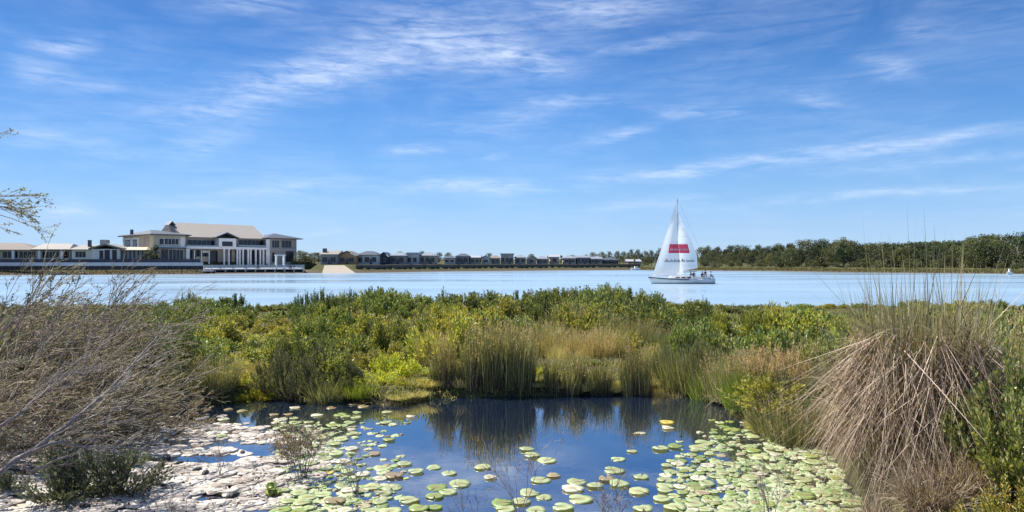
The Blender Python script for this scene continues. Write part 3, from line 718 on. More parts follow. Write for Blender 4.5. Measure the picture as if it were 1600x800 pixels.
# ------------------------------------------------------------------ far trees
BARK = mat('pale_bark', (.3, .26, .22), .9, .25, 4, bump=.4)
BARKD = mat('dark_bark', (.13, .1, .08), .9, .25, 4, bump=.4)
L_EUC = leafmat('eucalypt_leaves', [(0.031, 0.046, 0.019), (0.062, 0.081, 0.031), (0.105, 0.124, 0.056)], .5, .2, objvar=.16)
L_DKT = leafmat('dark_tree_leaves', [(0.019, 0.029, 0.014), (0.039, 0.055, 0.023), (0.072, 0.088, 0.039)], .5, .2, objvar=.14)
L_OLT = leafmat('olive_tree_leaves', [(0.054, 0.066, 0.024), (0.096, 0.108, 0.039), (0.15, 0.156, 0.066)], .5, .25, objvar=.12)
def tree_maker(name, lm, bm, h=10.0, rad=3.2, base=.35, clumps=34, lpc=46, leaf=.42, seed=0, flat=.75):
    def mk():
        global rng
        rng = np.random.default_rng(seed + 100)
        r = empty(name); tg = G(); cgm = G()
        lean = U(-.05, .05, 2) * h
        P = np.array([[(lean[0] * t ** 2 + U(-.1, .1), lean[1] * t ** 2 + U(-.1, .1), h * .82 * t) for t in np.linspace(0, 1, 6)]]); P[0, 0] = (0, 0, -.3)
        tubes(tg, P, np.array([np.linspace(h * .028, h * .007, 6)]), 7)
        a = U(0, 2 * np.pi, clumps); zz = U(base, 1, clumps) ** .9
        prof = np.sin(np.clip((zz - base) / (1 - base), 0.03, 1) ** .75 * np.pi * .86 + .28) ** .7
        rr = rad * prof * np.sqrt(U(.15, 1, clumps)) * (1 + .25 * np.sin(a * 2 + seed))
        C = np.stack([rr * np.cos(a) + lean[0], rr * np.sin(a) + lean[1], zz * h * .94], -1)
        s0, _ = pathpts(np.repeat(P, clumps, 0), np.clip(zz - .22, .2, .95))
        lim = np.stack([s0, s0 * .5 + C * .5 + np.array([0, 0, -.25]), C], 1)
        tubes(tg, lim, np.repeat(np.array([[h * .010, h * .006, .02]]), clumps, 0), 4)
        cr_ = U(.55, 1.15, clumps) * rad * .34
        n = clumps * lpc; ci = np.repeat(np.arange(clumps), lpc)
        d = nrm(rng.normal(size=(n, 3))); rad_ = cr_[ci] * np.cbrt(U(.05, 1, n))
        pos = C[ci] + d * rad_[:, None] * np.array([1, 1, flat])
        leaves(cgm, pos, nrm(rng.normal(size=(n, 3)) + d * .6), leaf * U(.6, 1.4, n), leaf * .62 * U(.6, 1.3, n), .6)
        tg.build('trunk', bm, r, smooth=True); cgm.build('crown', lm, r)
        return r
    return mk
TREES = Pool([tree_maker('eucalypt_tree', L_EUC, BARK, seed=1, base=.26, clumps=40), tree_maker('eucalypt_tree', L_EUC, BARK, rad=2.7, seed=2, base=.34, clumps=38),
              tree_maker('eucalypt_tree', L_OLT, BARK, rad=3.7, seed=3, base=.2, clumps=42), tree_maker('dark_tree', L_DKT, BARKD, rad=3.4, seed=4, base=.12, clumps=40),
              tree_maker('dark_tree', L_DKT, BARKD, rad=2.8, seed=5, base=.2), tree_maker('bushy_tree', L_OLT, BARKD, rad=4.2, h=8, seed=6, base=.08, clumps=40),
              tree_maker('shore_shrub', L_OLT, BARKD, rad=1.9, h=3, seed=7, base=.05, clumps=22, lpc=50, leaf=.3),
              tree_maker('shore_shrub', L_EUC, BARKD, rad=1.9, h=3.2, seed=8, base=.05, clumps=22, lpc=50, leaf=.3),
              tree_maker('cypress_tree', L_DKT, BARKD, rad=1.1, h=6, seed=9, base=.04, clumps=30, lpc=50, leaf=.3)])
THT = [10, 10, 10, 10, 10, 8, 3, 3.2, 6]
REG = []     # (object, kind phrase, px, row phrase) -> labels later
SECT_FAR = [(-999, 330, 'before the clubhouse'), (330, 500, 'right of the clubhouse'), (500, 900, 'among the far houses'), (900, 1030, 'left of the yacht'), (1030, 1130, 'right behind the yacht'), (1130, 1220, 'right of the yacht'),
            (1220, 1300, 'midway from yacht to tussock'), (1300, 1370, 'left of the tussock'), (1370, 1450, 'behind the tussock'), (1450, 1530, 'right of the tussock'), (1530, 1600, 'at the right end of the wood'), (1600, 3000, 'at the far right edge')]
SECT_NEAR = [(-999, 120, 'behind the dead brush, far left'), (120, 300, 'behind the dead brush'), (300, 400, 'below the deck\'s left end'), (400, 490, 'below the deck\'s right end'), (490, 570, 'below the sand ramp'), (570, 680, 'below the left houses'),
             (680, 800, 'below the middle houses'), (800, 900, 'below the right houses'), (900, 1010, 'left of the yacht'), (1010, 1110, 'below the yacht'), (1110, 1210, 'just right of the yacht'), (1210, 1310, 'left of the brown tussock'), (1310, 1480, 'behind the brown tussock'), (1480, 3000, 'at the right edge')]
def label_all(items, sects, shared_over=6):
    cells = {}
    for o, kind, px, row, cat, group in items:
        s = next(n for a, b, n in sects if a <= px < b); cells.setdefault((kind, row, s), []).append((px, o, cat, group))
    words = ['', '', 'two', 'three', 'four', 'five', 'six', 'seven', 'eight', 'nine', 'ten', 'eleven', 'twelve']
    ords = ['leftmost', 'second', 'third', 'fourth', 'fifth', 'sixth', 'seventh', 'eighth', 'ninth', 'tenth', 'eleventh']
    for (kind, row, s), L_ in cells.items():
        L_.sort(key=lambda t: t[0]); n = len(L_)
        for i, (px, o, cat, group) in enumerate(L_):
            l = f'{kind} {row} {s}'.replace('  ', ' ')
            if 1 < n <= shared_over:
                l += ', ' + ('leftmost' if i == 0 else 'rightmost' if i == n - 1 else ords[i] + ' from left')
            if len(l.split()) > 16: print('LONG', l)
            tag(o, l, cat, group)
prof = [(880,400),(900,398),(920,396),(940,392),(965,391),(985,388),(1010,391),(1040,386),(1085,390),(1105,384),(1150,384),(1200,381),(1230,378),(1260,375),(1300,374),(1320,372),(1345,378),(1380,378),(1440,377),(1500,374),(1520,366),(1540,363),(1560,369),(1590,361),(1620,358),(1800,356)]
ppx = [a for a, b in prof]; ppy = [b for a, b in prof]
kd = {0: 'grey green eucalypt', 1: 'slender grey green eucalypt', 2: 'broad olive eucalypt', 3: 'dark dense tree', 4: 'dark narrow tree', 5: 'low bushy olive tree', 6: 'low olive shrub', 7: 'low grey green shrub', 8: 'dark cypress'}
rt = random.Random(3); far_items = []
def put_tree(i, px, D, top, row, group, zg=None):
    x = (px - 800) / FPX * D; z = G1(x, D) if zg is None else zg; h = (EYE + (HY - top) / FPX * D) - z; sc = max(h, 1) / THT[i]
    wf = sc * rt.uniform(.85, 1.15) if sc > .75 else (sc + .75) / 2
    o = TREES.place(i, (x, D, z - .05), rt.uniform(0, 6.28), (wf, wf, sc))
    far_items.append((o, kd[i], px, row, 'tree' if i not in (6, 7) else 'shrub', group)); return o
for row, (dd, step, dy, nm) in enumerate(((75, 15, -1.0, 'at the wood back'), (45, 15, 3.0, 'in mid wood'), (22, 14, 9.0, 'at the wood front'))):
    px = 1092 + rt.uniform(0, 10)
    while px < 1670:
        D = float(shore_px(px)) + dd + rt.uniform(-8, 8)
        top = float(np.interp(px, ppx, ppy)) + dy + rt.choice([0, 0, 1.5, 3, 5, 7]) * (1 if row else .6)
        if row == 0 and 1385 < px < 1512: top += 2.5
        put_tree(rt.choice([0, 0, 1, 2, 3, 4, 3, 5] if row < 2 else [0, 1, 2, 3, 4, 5, 5]), px, D, top, nm, 'trees of the far wood')
        px += step * rt.uniform(.75, 1.3)
for px in np.arange(1082, 1660, 11):
    p = px + rt.uniform(-8, 8); D = float(shore_px(p)) + 16 + rt.uniform(-4, 10); put_tree(rt.choice([6, 7, 6]), p, D, rt.uniform(403, 412), 'at wood foot', 'shrubs at the foot of the wood')
for row, (dd, step, dy, nm) in enumerate(((60, 11, 0, 'in the back belt'), (30, 11, 6, 'in the front belt'))):
    px = 893
    while px < 1086:
        D = float(shore_px(px)) + dd + rt.uniform(-6, 6)
        put_tree(rt.choice([2, 3, 5, 3, 5]), px, D, float(np.interp(px, ppx, ppy)) + dy + rt.choice([0, 1, 3]), nm, 'trees beyond the yacht')
        px += step * rt.uniform(.8, 1.3)
for i, px, top, D in ((3, 686, 394, 341), (8, 857, 398, 350), (8, 877, 398, 351), (4, 751, 398, 352), (5, 625, 393.5, 372), (5, 700, 395, 380), (5, 765, 396, 385), (5, 830, 397, 388), (5, 660, 393, 385), (3, 795, 396.5, 392)):
    put_tree(i, px, D, top, 'growing', 'garden trees between the far houses', 2.8)
for i, px, top, D in ((5, 477, 394, 262), (3, 485, 396, 272), (5, 492, 395, 268), (4, 498, 393, 282), (5, 468, 392, 262)):
    put_tree(i, px, D, top, 'at the shore', 'trees between clubhouse and houses', 3.0)
put_tree(8, 244, 226, 382, 'standing close', 'garden trees at the clubhouse', 3.75); put_tree(5, 237, 227, 390, 'growing', 'garden trees at the clubhouse', 3.75)
label_all(far_items, SECT_FAR, 12)
# far ridge forest: one uncountable mass on the hill behind
rng = np.random.default_rng(5); fg = G(); n = 5200
fp = U(1100, 1900, n); fd = U(420, 640, n); fx = (fp - 800) / FPX * fd; fz = gz(fx, fd)
for k in range(7): 
    d = nrm(rng.normal(size=(n, 3))); c = np.stack([fx, fd, fz + 4], -1) + d * U(.5, 3, n)[:, None] * np.array([1, 1, 1.2])
    leaves(fg, c, nrm(rng.normal(size=(n, 3))), U(1.2, 2.2, n), U(1.0, 1.6, n), .5)
tag(fg.build('ridge_forest', L_EUC), 'far smooth topped forest on the low ridge behind the shore wood', 'forest', kind='stuff')
# shoreline grass / sedge strip of the right shore
sg = G(); n = 16000; fp = U(985, 1750, n); fd = shore_px(fp) + U(.3, 9, n); fx = (fp - 800) / FPX * fd; fz = gz(fx, fd)
blades(sg, np.stack([fx, fd, fz - .05], -1), np.stack([U(-.4, .4, n), U(-.4, .4, n), np.ones(n)], -1), U(.4, 1.0, n), U(.12, .3, n), .2, 2)
L_SHORE = leafmat('shore_grass', [(0.072, 0.079, 0.029), (0.144, 0.137, 0.05), (0.216, 0.187, 0.086)], .7, .25, objvar=0)
tag(sg.build('shore_grass', L_SHORE), 'strip of pale olive grass along the waterline below the wood', 'grass', kind='stuff')
sg = G(); n = 5000; fp = U(-150, 320, n); fd = shore_px(fp) + U(.2, 5.5, n); fx = (fp - 800) / FPX * fd; fz = gz(fx, fd)
blades(sg, np.stack([fx, fd, fz - .05], -1), np.stack([U(-.4, .4, n), U(-.4, .4, n), np.ones(n)], -1), U(.2, .6, n), U(.1, .3, n), .2, 2)
tag(sg.build('bank_weeds', leafmat('bank_weeds', [(.07,.06,.035),(.12,.1,.05),(.17,.14,.08)], .7, .2, objvar=0)), 'brown weeds on the bank below the promenade wall', 'weeds', kind='stuff')
#@@PART2
# ------------------------------------------------------------------ sailing yacht
SAIL = mat('white_sailcloth', (.82, .82, .8), .7, .04, 1.2)
def make_translucent(m, f=.35, c=(.8, .8, .76)):
    nt = m.node_tree; t = nt.nodes.new('ShaderNodeBsdfTranslucent'); t.inputs[0].default_value = (*c, 1); x = nt.nodes.new('ShaderNodeMixShader'); x.inputs[0].default_value = f
    nt.links.new(nt.nodes['Principled BSDF'].outputs[0], x.inputs[1]); nt.links.new(t.outputs[0], x.inputs[2]); nt.links.new(x.outputs[0], nt.nodes['Material Output'].inputs[0])
make_translucent(SAIL, .62, (.95, .95, .92))
SAILRED = mat('red_sail_band', (.75, .07, .13), .7, .08, 3); make_translucent(SAILRED, .45, (.8, .1, .16))
HULL = mat('white_gelcoat', (.82, .78, .72), .3, .06, 1.5); STRIPE = mat('grey_blue_stripe', (.12, .14, .2), .4); INKG = mat('grey_print', (.42, .42, .43), .7); INKW = mat('pale_print', (.8, .45, .48), .7)
ALU = mat('aluminium_spar', (.5, .5, .5), .4, metal=.3); WIRE = mat('steel_wire', (.4, .4, .42), .4)
BX, BY = world_at(1064, 122)[0], 122.0
yt = empty('sailing_yacht', (BX, BY, 0), R(-4)); tag(yt, 'white sailing yacht with red band across both sails and crew in the stern', 'yacht')
L2 = 5.6
def hull_sec(t):      # t 0 bow .. 1 stern
    x = -L2 + 2 * L2 * t; bw = 1.75 * (math.sin(min(t * 1.9, 1.57)) ** .8) * (1 - .28 * max(0, t - .6) / .4); sh = 1.25 - .38 * math.sin(t * 2.2)
    rk = .75 * (1 - t) ** 3
    return [(x + rk * (1 - k) , bw * wd, zz * (1 if zz < 0 else sh)) for k, (wd, zz) in ((0, (0, -.45)), (.1, (.55, -.3)), (.3, (.86, .06)), (.7, (.97, .55)), (1, (1, 1)))]
secs = [hull_sec(t) for t in np.linspace(0, 1, 16)]
hv = []; hf = []
for s_ in secs: hv += [(x, y, z) for x, y, z in s_] + [(x, -y, z) for x, y, z in s_]
for i in range(15):
    for k in range(4):
        a = i * 10 + k; b = (i + 1) * 10 + k; hf += [(a, a + 1, b + 1, b), (a + 5, b + 5, b + 6, a + 6)]
    hf.append((i * 10 + 4, i * 10 + 9, (i + 1) * 10 + 9, (i + 1) * 10 + 4))
hf.append(tuple(150 + k for k in range(5)) + tuple(159 - k for k in range(5)))
hl = MB().poly(hv, hf).build('hull', HULL, yt, True)
st_ = MB()
for sgn in (-1, 1):
    pts = [(s_[4][0], sgn * (s_[4][1] + .012), s_[4][2]) for s_ in secs[0:10]]
    v = [(x, y, z - .03) for x, y, z in pts] + [(x, y * .995, z - .27) for x, y, z in pts]
    st_.poly(v, [(i, i + 1, i + 11, i + 10) if sgn < 0 else (i + 1, i, i + 10, i + 11) for i in range(9)])
st_.build('sheer_stripe', STRIPE, hl)
bt = MB()
for sgn in (-1, 1):
    pts = [(s_[2][0], sgn * (s_[2][1] + .02)) for s_ in secs]
    bt.poly([(x, y, .16) for x, y in pts] + [(x, y, .0) for x, y in pts], [(i, i + 1, i + 17, i + 16) for i in range(15)])
bt.build('boot_stripe', STRIPE, hl)
cb2 = MB().poly([(-2.2,-.75,.85),(1.7,-.95,.85),(1.7,.95,.85),(-2.2,.75,.85),(-1.7,-.55,1.3),(1.6,-.75,1.42),(1.6,.75,1.42),(-1.7,.55,1.3)], [(0,1,5,4),(1,2,6,5),(2,3,7,6),(3,0,4,7),(4,5,6,7)]).build('cabin', HULL, yt)
for k in range(3): MB().box(-1.0 + k * .95, -.35 + k * .95, -.99, -.84, 1.02, 1.2).build('cabin_window', GLASS, cb2)
ck = MB().box(1.75, 4.9, -1.15, -.85, .8, 1.2).box(1.75, 4.9, .85, 1.15, .8, 1.2).box(4.6, 4.9, -.84, .84, .8, 1.18).build('cockpit_coaming', HULL, yt)
rl = MB()
for sgn in (-1, 1):
    pts = [(s_[4][0], sgn * (s_[4][1] - .05), s_[4][2]) for s_ in secs]
    for i in range(0, 16, 2): rl.tube([pts[i], (pts[i][0], pts[i][1], pts[i][2] + .6)], .015, 4)
    rl.tube([(x, y, z + .6) for x, y, z in pts], .012, 4).tube([(x, y, z + .33) for x, y, z in pts], .01, 4)
rl.build('guard_rail', ALU, yt)
wh = MB(); a_ = [(4.0, math.cos(t) * .42, 1.45 + math.sin(t) * .42) for t in np.linspace(0, 6.283, 15)]; wh.tube(a_, .02, 5).tube([(4.0, 0, .8), (4.0, 0, 1.45)], .05, 6).build('steering_wheel', ALU, yt)
xm = (1057.5 - 1064) / FPX * BY; mt = EYE + (HY - 310) / FPX * BY
MB().tube([(xm, 0, .9), (xm + .1, 0, mt)], [.11, .075], 8).build('mast', ALU, yt)
MB().tube([(xm + .1, 0, 1.95), (xm + 3.4, -.25, 2.1)], .06, 6).build('boom', ALU, yt)
MB().tube([(xm + .05, -1.0, 7.2), (xm + .05, 1.0, 7.2)], .03, 5).tube([(xm + .07, -.8, 11), (xm + .07, .8, 11)], .03, 5).build('spreader', ALU, yt)
rg = MB()
rg.tube([(xm + .08, 0, mt - .1), (L2 - .1, 0, 1.0)], .012, 4).tube([(xm - .02, 0, mt - .2), (-L2 + .15, 0, 1.2)], .014, 4)
for sgn in (-1, 1): rg.tube([(xm + .08, 0, mt - .3), (xm + .07, sgn * .8, 11), (xm + .05, sgn * 1.0, 7.2), (xm + .15, sgn * 1.62, 1.0)], .012, 4)
rg.build('rigging', WIRE, yt)
def SX(px): return (px - 1064) / FPX * BY
def SZ(py): return EYE + (HY - py) / FPX * BY
def sail(lu0, lu1, le, bulge, name):
    """luff from lu0 (bottom) to lu1 (top); le(t) the leech point; band picks out the red strip"""
    def pt(s, t):
        a = Vector(lu0).lerp(Vector(lu1), t); b = Vector(le(t)); p = a.lerp(b, s); p.y -= bulge * math.sin(s * math.pi) * math.sin(min(1, t * 1.15 + .12) * math.pi) ; return p
    def zt(z, s):          # parameter t where the sail has height z
        lo, hi = 0, 1
        for _ in range(24):
            m = (lo + hi) / 2
            if pt(s, m).z < z: lo = m
            else: hi = m
        return lo
    def patch(name, z0, z1, s0, s1, m, parent, off=0, ns=12, nt=10):
        b = MB(); 
        for i in range(nt + 1):
            for j in range(ns + 1):
                s = s0 + (s1 - s0) * j / ns; t0 = 0 if z0 is None else zt(z0, s); t1 = 1 if z1 is None else zt(z1, s)
                p = pt(s, t0 + (t1 - t0) * i / nt); b.v.append((p.x, p.y - off, p.z))
        b.f = [(i * (ns + 1) + j, i * (ns + 1) + j + 1, (i + 1) * (ns + 1) + j + 1, (i + 1) * (ns + 1) + j) for i in range(nt) for j in range(ns)]
        return b.build(name, m, parent, True)
    main = patch(name, None, None, 0, 1, SAIL, yt, 0, 14, 22)
    return pt, zt, patch, main
zb0, zb1 = SZ(395.5), SZ(381.5)
def script(pt, zt, z, h, s0, s1, parent, name, m, seed, wd, gaps=()):
    """a line of handwriting-like strokes, too blurred in the photo to be read as letters"""
    r2 = random.Random(seed); b = MB(); n = 60; cur = []
    for i in range(n + 1):
        f = i / n; s = s0 + (s1 - s0) * f
        if any(g0 < f < g1 for g0, g1 in gaps):
            if len(cur) > 2: b.tube(cur, wd, 4)
            cur = []; continue
        zz = z + h * (.5 + .5 * math.sin(i * 1.7 + seed)) * r2.choice([.6, .7, .8, 1.25]); p = pt(s, zt(zz, s)); cur.append((p.x, p.y - .03, p.z))
    if len(cur) > 2: b.tube(cur, wd, 4)
    return b.build(name, m, parent)
# genoa
gt = (SX(1056.5), 0, SZ(318)); 
def g_le(t):
    a = Vector((SX(1067), -.9, SZ(429))); b = Vector(gt); p = a.lerp(b, t); p.x -= .35 * math.sin(t * math.pi); return p
pt, zt, patch, gn = sail((SX(1020), 0, SZ(431)), gt, g_le, .75, 'genoa')
patch('red_band', zb0, zb1, .4, .99, SAILRED, gn, .02, 10, 4)
script(pt, zt, SZ(410), .55, .28, .95, gn, 'sail_script', INKG, 3, .05)
script(pt, zt, SZ(391.5), .4, .48, .93, gn, 'band_lettering', INKW, 5, .03)
# mainsail
def m_le(t):
    ks = [(0, 1089, 419), (.2, 1088.5, 400), (.45, 1081, 380), (.7, 1070, 355), (1, 1060, 332)]
    x = np.interp(t, [k[0] for k in ks], [k[1] for k in ks]); z = np.interp(t, [k[0] for k in ks], [k[2] for k in ks]); return (SX(x), -.25 * (1 - t), SZ(z))
pt, zt, patch, mn = sail((xm + .12, 0, 2.05), (xm + .18, 0, SZ(332)), m_le, -.35, 'mainsail')
patch('red_band', zb0, zb1, .03, .7, SAILRED, mn, .02, 10, 4)
script(pt, zt, SZ(409.5), .5, .05, .88, mn, 'sail_script', INKG, 8, .05, ((.42, .5),))
script(pt, zt, SZ(391.5), .4, .1, .62, mn, 'band_lettering', INKW, 9, .03)

for sp_, sz_, par in ((pt, zt, mn),):
    sm = MB()
    for zz in np.arange(3.2, 11.2, 1.25): sm.tube([tuple(Vector(sp_(q_, sz_(zz, q_))) + Vector((0, -.012, 0))) for q_ in np.linspace(.02, .98, 8)], .012, 4)
    sm.build('batten_seams', INKG, par)
# crew: seated figures grown from a skeleton
SKIN = mat('skin', (.45, .27, .19), .6)
def person(name, loc, rz, shirt, label, lean=0.0):
    r = bpy.data.meshes.new('person')
    J = [(0,0,.1),(0,-.02,.3),(0,-.04 - lean*.3,.52),(0,-.03 - lean*.4,.6),(0,-.02 - lean*.45,.73),
         (.1,0,.08),(.13,-.42,.12),(.13,-.45,-.3),(.13,-.58,-.34),(-.1,0,.08),(-.13,-.42,.12),(-.13,-.45,-.3),(-.13,-.58,-.34),
         (.2,-.04,.5),(.27,-.12,.25),(.2,-.34,.2),(-.2,-.04,.5),(-.27,-.12,.25),(-.2,-.34,.2),(0,-.03-lean*.45,.84)]
    E = [(0,1),(1,2),(2,3),(3,4),(4,19),(0,5),(5,6),(6,7),(7,8),(0,9),(9,10),(10,11),(11,12),(2,13),(13,14),(14,15),(2,16),(16,17),(17,18)]
    RAD = [.15,.15,.15,.06,.1,.11,.09,.06,.05,.11,.09,.06,.05,.07,.05,.035,.07,.05,.035,.085]
    r.from_pydata(J, E, []); o = bpy.data.objects.new('person', r); col.objects.link(o)
    sk = o.modifiers.new('skin', 'SKIN'); r.skin_vertices[0].data[0].use_root = True
    for i, q_ in enumerate(RAD): r.skin_vertices[0].data[i].radius = (q_, q_ * .85)
    o.modifiers.new('sub', 'SUBSURF').levels = 1; o.modifiers['sub'].render_levels = 1
    dg = bpy.context.evaluated_depsgraph_get(); me = bpy.data.meshes.new_from_object(o.evaluated_get(dg)); bpy.data.objects.remove(o)
    me.materials.append(shirt); me.materials.append(SKIN); me.materials.append(NAVY)
    for p in me.polygons:
        c = p.center; p.material_index = 1 if c.z > .58 or (abs(c.x) > .1 and c.y < -.2 and .15 < c.z < .3) else (2 if c.z < .16 else 0); p.use_smooth = True
    o = bpy.data.objects.new('person', me); col.objects.link(o); o.location = loc; o.rotation_euler = (0, 0, rz)
    hb = MB(); 
    for i in range(5):
        a = i / 4 * 1.35; rr = .115 * math.cos(a) + .003; zz = .8 + .12 * math.sin(a)
        for k in range(10): hb.v.append((rr * math.cos(k * .6283), -.01 - lean * .45 + rr * math.sin(k * .6283), zz))
    hb.f = [(i * 10 + k, i * 10 + (k + 1) % 10, (i + 1) * 10 + (k + 1) % 10, (i + 1) * 10 + k) for i in range(4) for k in range(10)] + [tuple(40 + k for k in range(10))]
    hb.build('hair', SHADEHAIR, o, True)
    tag(o, label, 'person', 'crew on the yacht'); return o
cloths = [mat('cloth', c, .85, .1, 6) for c in ((.08,.1,.14), (.04,.05,.09), (.05,.06,.07), (.25,.2,.28), (.3,.32,.3))]
ca, sa = math.cos(R(-4)), math.sin(R(-4))
for i, (px, yy, zz, rz, lab) in enumerate(((1085, .8, 1.3, 0, 'person in dark blue sitting in the cockpit, nearest the mast'), (1095.5, -.6, 1.22, 2.6, 'person in navy sitting low on the near side of the cockpit'),
        (1102.5, .75, 1.5, 0, 'person in black sitting highest beside the wheel'), (1109, -.2, 1.25, 1.57, 'person in purple grey at the very stern of the yacht'), (1078, -.5, 1.45, 1.2, 'person in pale grey on the cabin edge behind the sail foot'))):
    lx = SX(px); person('person', (BX + lx * ca - yy * sa, BY + lx * sa + yy * ca, zz - .02), rz + R(-4), cloths[i], lab, .1)

# small white boats moored at the far shore
def small_boat(px, D, ln, label, rz=0):
    r = empty('small_boat', ((px - 800) / FPX * D, D, 0), rz); tag(r, label, 'boat')
    b = MB(); n = 8
    for i in range(n):
        t = i / (n - 1); x = (-.5 + t) * ln; w = .16 * ln * math.sin(min(1.57, .25 + t * 2.2)); b.v += [(x, -w * .7, -.1), (x, -w, .75 + .2 * (1 - t)), (x, w, .75 + .2 * (1 - t)), (x, w * .7, -.1)]
    b.f = [(i*4+k, i*4+k+1, i*4+k+5, i*4+k+4) for i in range(7) for k in range(3)] + [(0,3,2,1), (28,29,30,31)]
    b.build('hull', HULL, r); MB().box(-.1 * ln, .22 * ln, -.1 * ln, .1 * ln, .8, 1.7).build('cabin', WHITE, r); MB().box(-.105 * ln, .1 * ln, -.105 * ln, -.101 * ln, 1.2, 1.55).build('window', GLASS, r)
small_boat(993, 322, 4.5, 'white cabin boat between the boat shed and the yacht bow', .3)
small_boat(1577, 207, 1.6, 'small white dinghy at the far right shoreline, below the wood', .2)

# ------------------------------------------------------------------ near plants
STEM = leafmat('green_stem', [(.08,.08,.03),(.14,.11,.05)], .7, 0, objvar=.1)
L_DK = leafmat('dark_shrub_leaves', [(.035,.06,.02),(.085,.125,.04),(.16,.21,.07),(.3,.33,.14)], .42, .28, .5)
L_MD = leafmat('mid_shrub_leaves', [(.05,.08,.025),(.13,.17,.045),(.25,.29,.08),(.36,.38,.14)], .42, .3, .5)
L_YL = leafmat('yellow_green_leaves', [(.12,.15,.03),(.24,.26,.055),(.38,.37,.1),(.46,.42,.14)], .45, .35)
L_LM = leafmat('lime_leaves', [(.17,.22,.03),(.36,.38,.05),(.56,.5,.09)], .45, .4)
L_OL = leafmat('olive_blades', [(.06,.075,.03),(.13,.145,.06),(.24,.25,.12),(.34,.32,.19)], .55, .3)
L_GD = leafmat('golden_blades', [(.2,.19,.08),(.38,.35,.17),(.56,.5,.29)], .6, .35)
L_RD = leafmat('reed_blades', [(.06,.07,.035),(.14,.16,.055),(.28,.27,.1),(.15,.1,.085)], .55, .28)
L_PK = leafmat('pinkish_seed_heads', [(.3,.22,.16),(.46,.34,.26),(.36,.33,.15)], .8, .4)
L_SS = leafmat('reed_shade_stems', [(.03,.022,.02),(.06,.045,.04),(.1,.075,.06)], .8, 0, .2)  # dark colour carries the shade at the foot of the reeds
L_BR = leafmat('dead_brown_blades', [(.06,.042,.03),(.19,.14,.1),(.38,.3,.22),(.56,.46,.36)], .7, .15, .25)
L_GR = leafmat('grey_dead_twigs', [(.09,.078,.066),(.21,.185,.16),(.38,.34,.3)], .85, 0, .2)
def shrub_maker(name, lm, h, rad, shoots, lps, ll, lw, spread=.8, up=.6, seed=0, stems=STEM, full=.25, clump=0):
    """many leafy shoots fanning from the base; up>0.5 gives upright tips"""
    def mk():
        global rng
        rng = np.random.default_rng(seed + 300); r = empty(name); n = shoots
        a = U(0, 6.283, n); rr = np.sqrt(U(0, 1, n)); b0 = np.stack([rr * np.cos(a) * rad * .3, rr * np.sin(a) * rad * .3, np.full(n, -.08)], -1)
        if clump:      # shoots gather into heads so the crown breaks into lumps
            hd = U(0, 6.283, clump); hr = np.sqrt(U(.05, 1, clump)); k = rng.integers(0, clump, n); a = hd[k] + rng.normal(0, .22, n); rr = np.clip(hr[k] + rng.normal(0, .12, n), 0, 1.05)
            hz = U(.72, 1.12, clump)[k]
        else: hz = np.ones(n)
        top = np.stack([rr * np.cos(a) * rad, rr * np.sin(a) * rad, h * hz * (1 - .55 * rr ** 2.2) * U(.62, 1.08, n)], -1)
        t = np.linspace(0, 1, 6)[None, :, None]
        mid = b0 * .35 + top * .65; mid[:, 2] = top[:, 2] * (.25 + .3 * (1 - up)); mid[:, :2] = b0[:, :2] + (top[:, :2] - b0[:, :2]) * (.55 + .4 * up)
        P = b0[:, None] * (1 - t) ** 2 + 2 * mid[:, None] * t * (1 - t) + top[:, None] * t ** 2
        tg = G(); tubes(tg, P, np.repeat(np.linspace(.009, .0025, 6)[None], n, 0) * (h + .3)); tg.build('stems', stems, r)
        lg = G(); k = np.repeat(np.arange(n), lps); tt = full + (1 - full) * U(0, 1, n * lps) ** .8; p, d = pathpts(P[k], tt)
        o = nrm(rng.normal(size=(len(k), 3))); sp = spread * (1.15 - .5 * tt)[:, None]
        leaves(lg, p + o * .02, d + o * sp, ll * U(.6, 1.25, len(k)), lw * U(.7, 1.2, len(k)))
        lg.build('foliage', lm, r); return r
    return mk
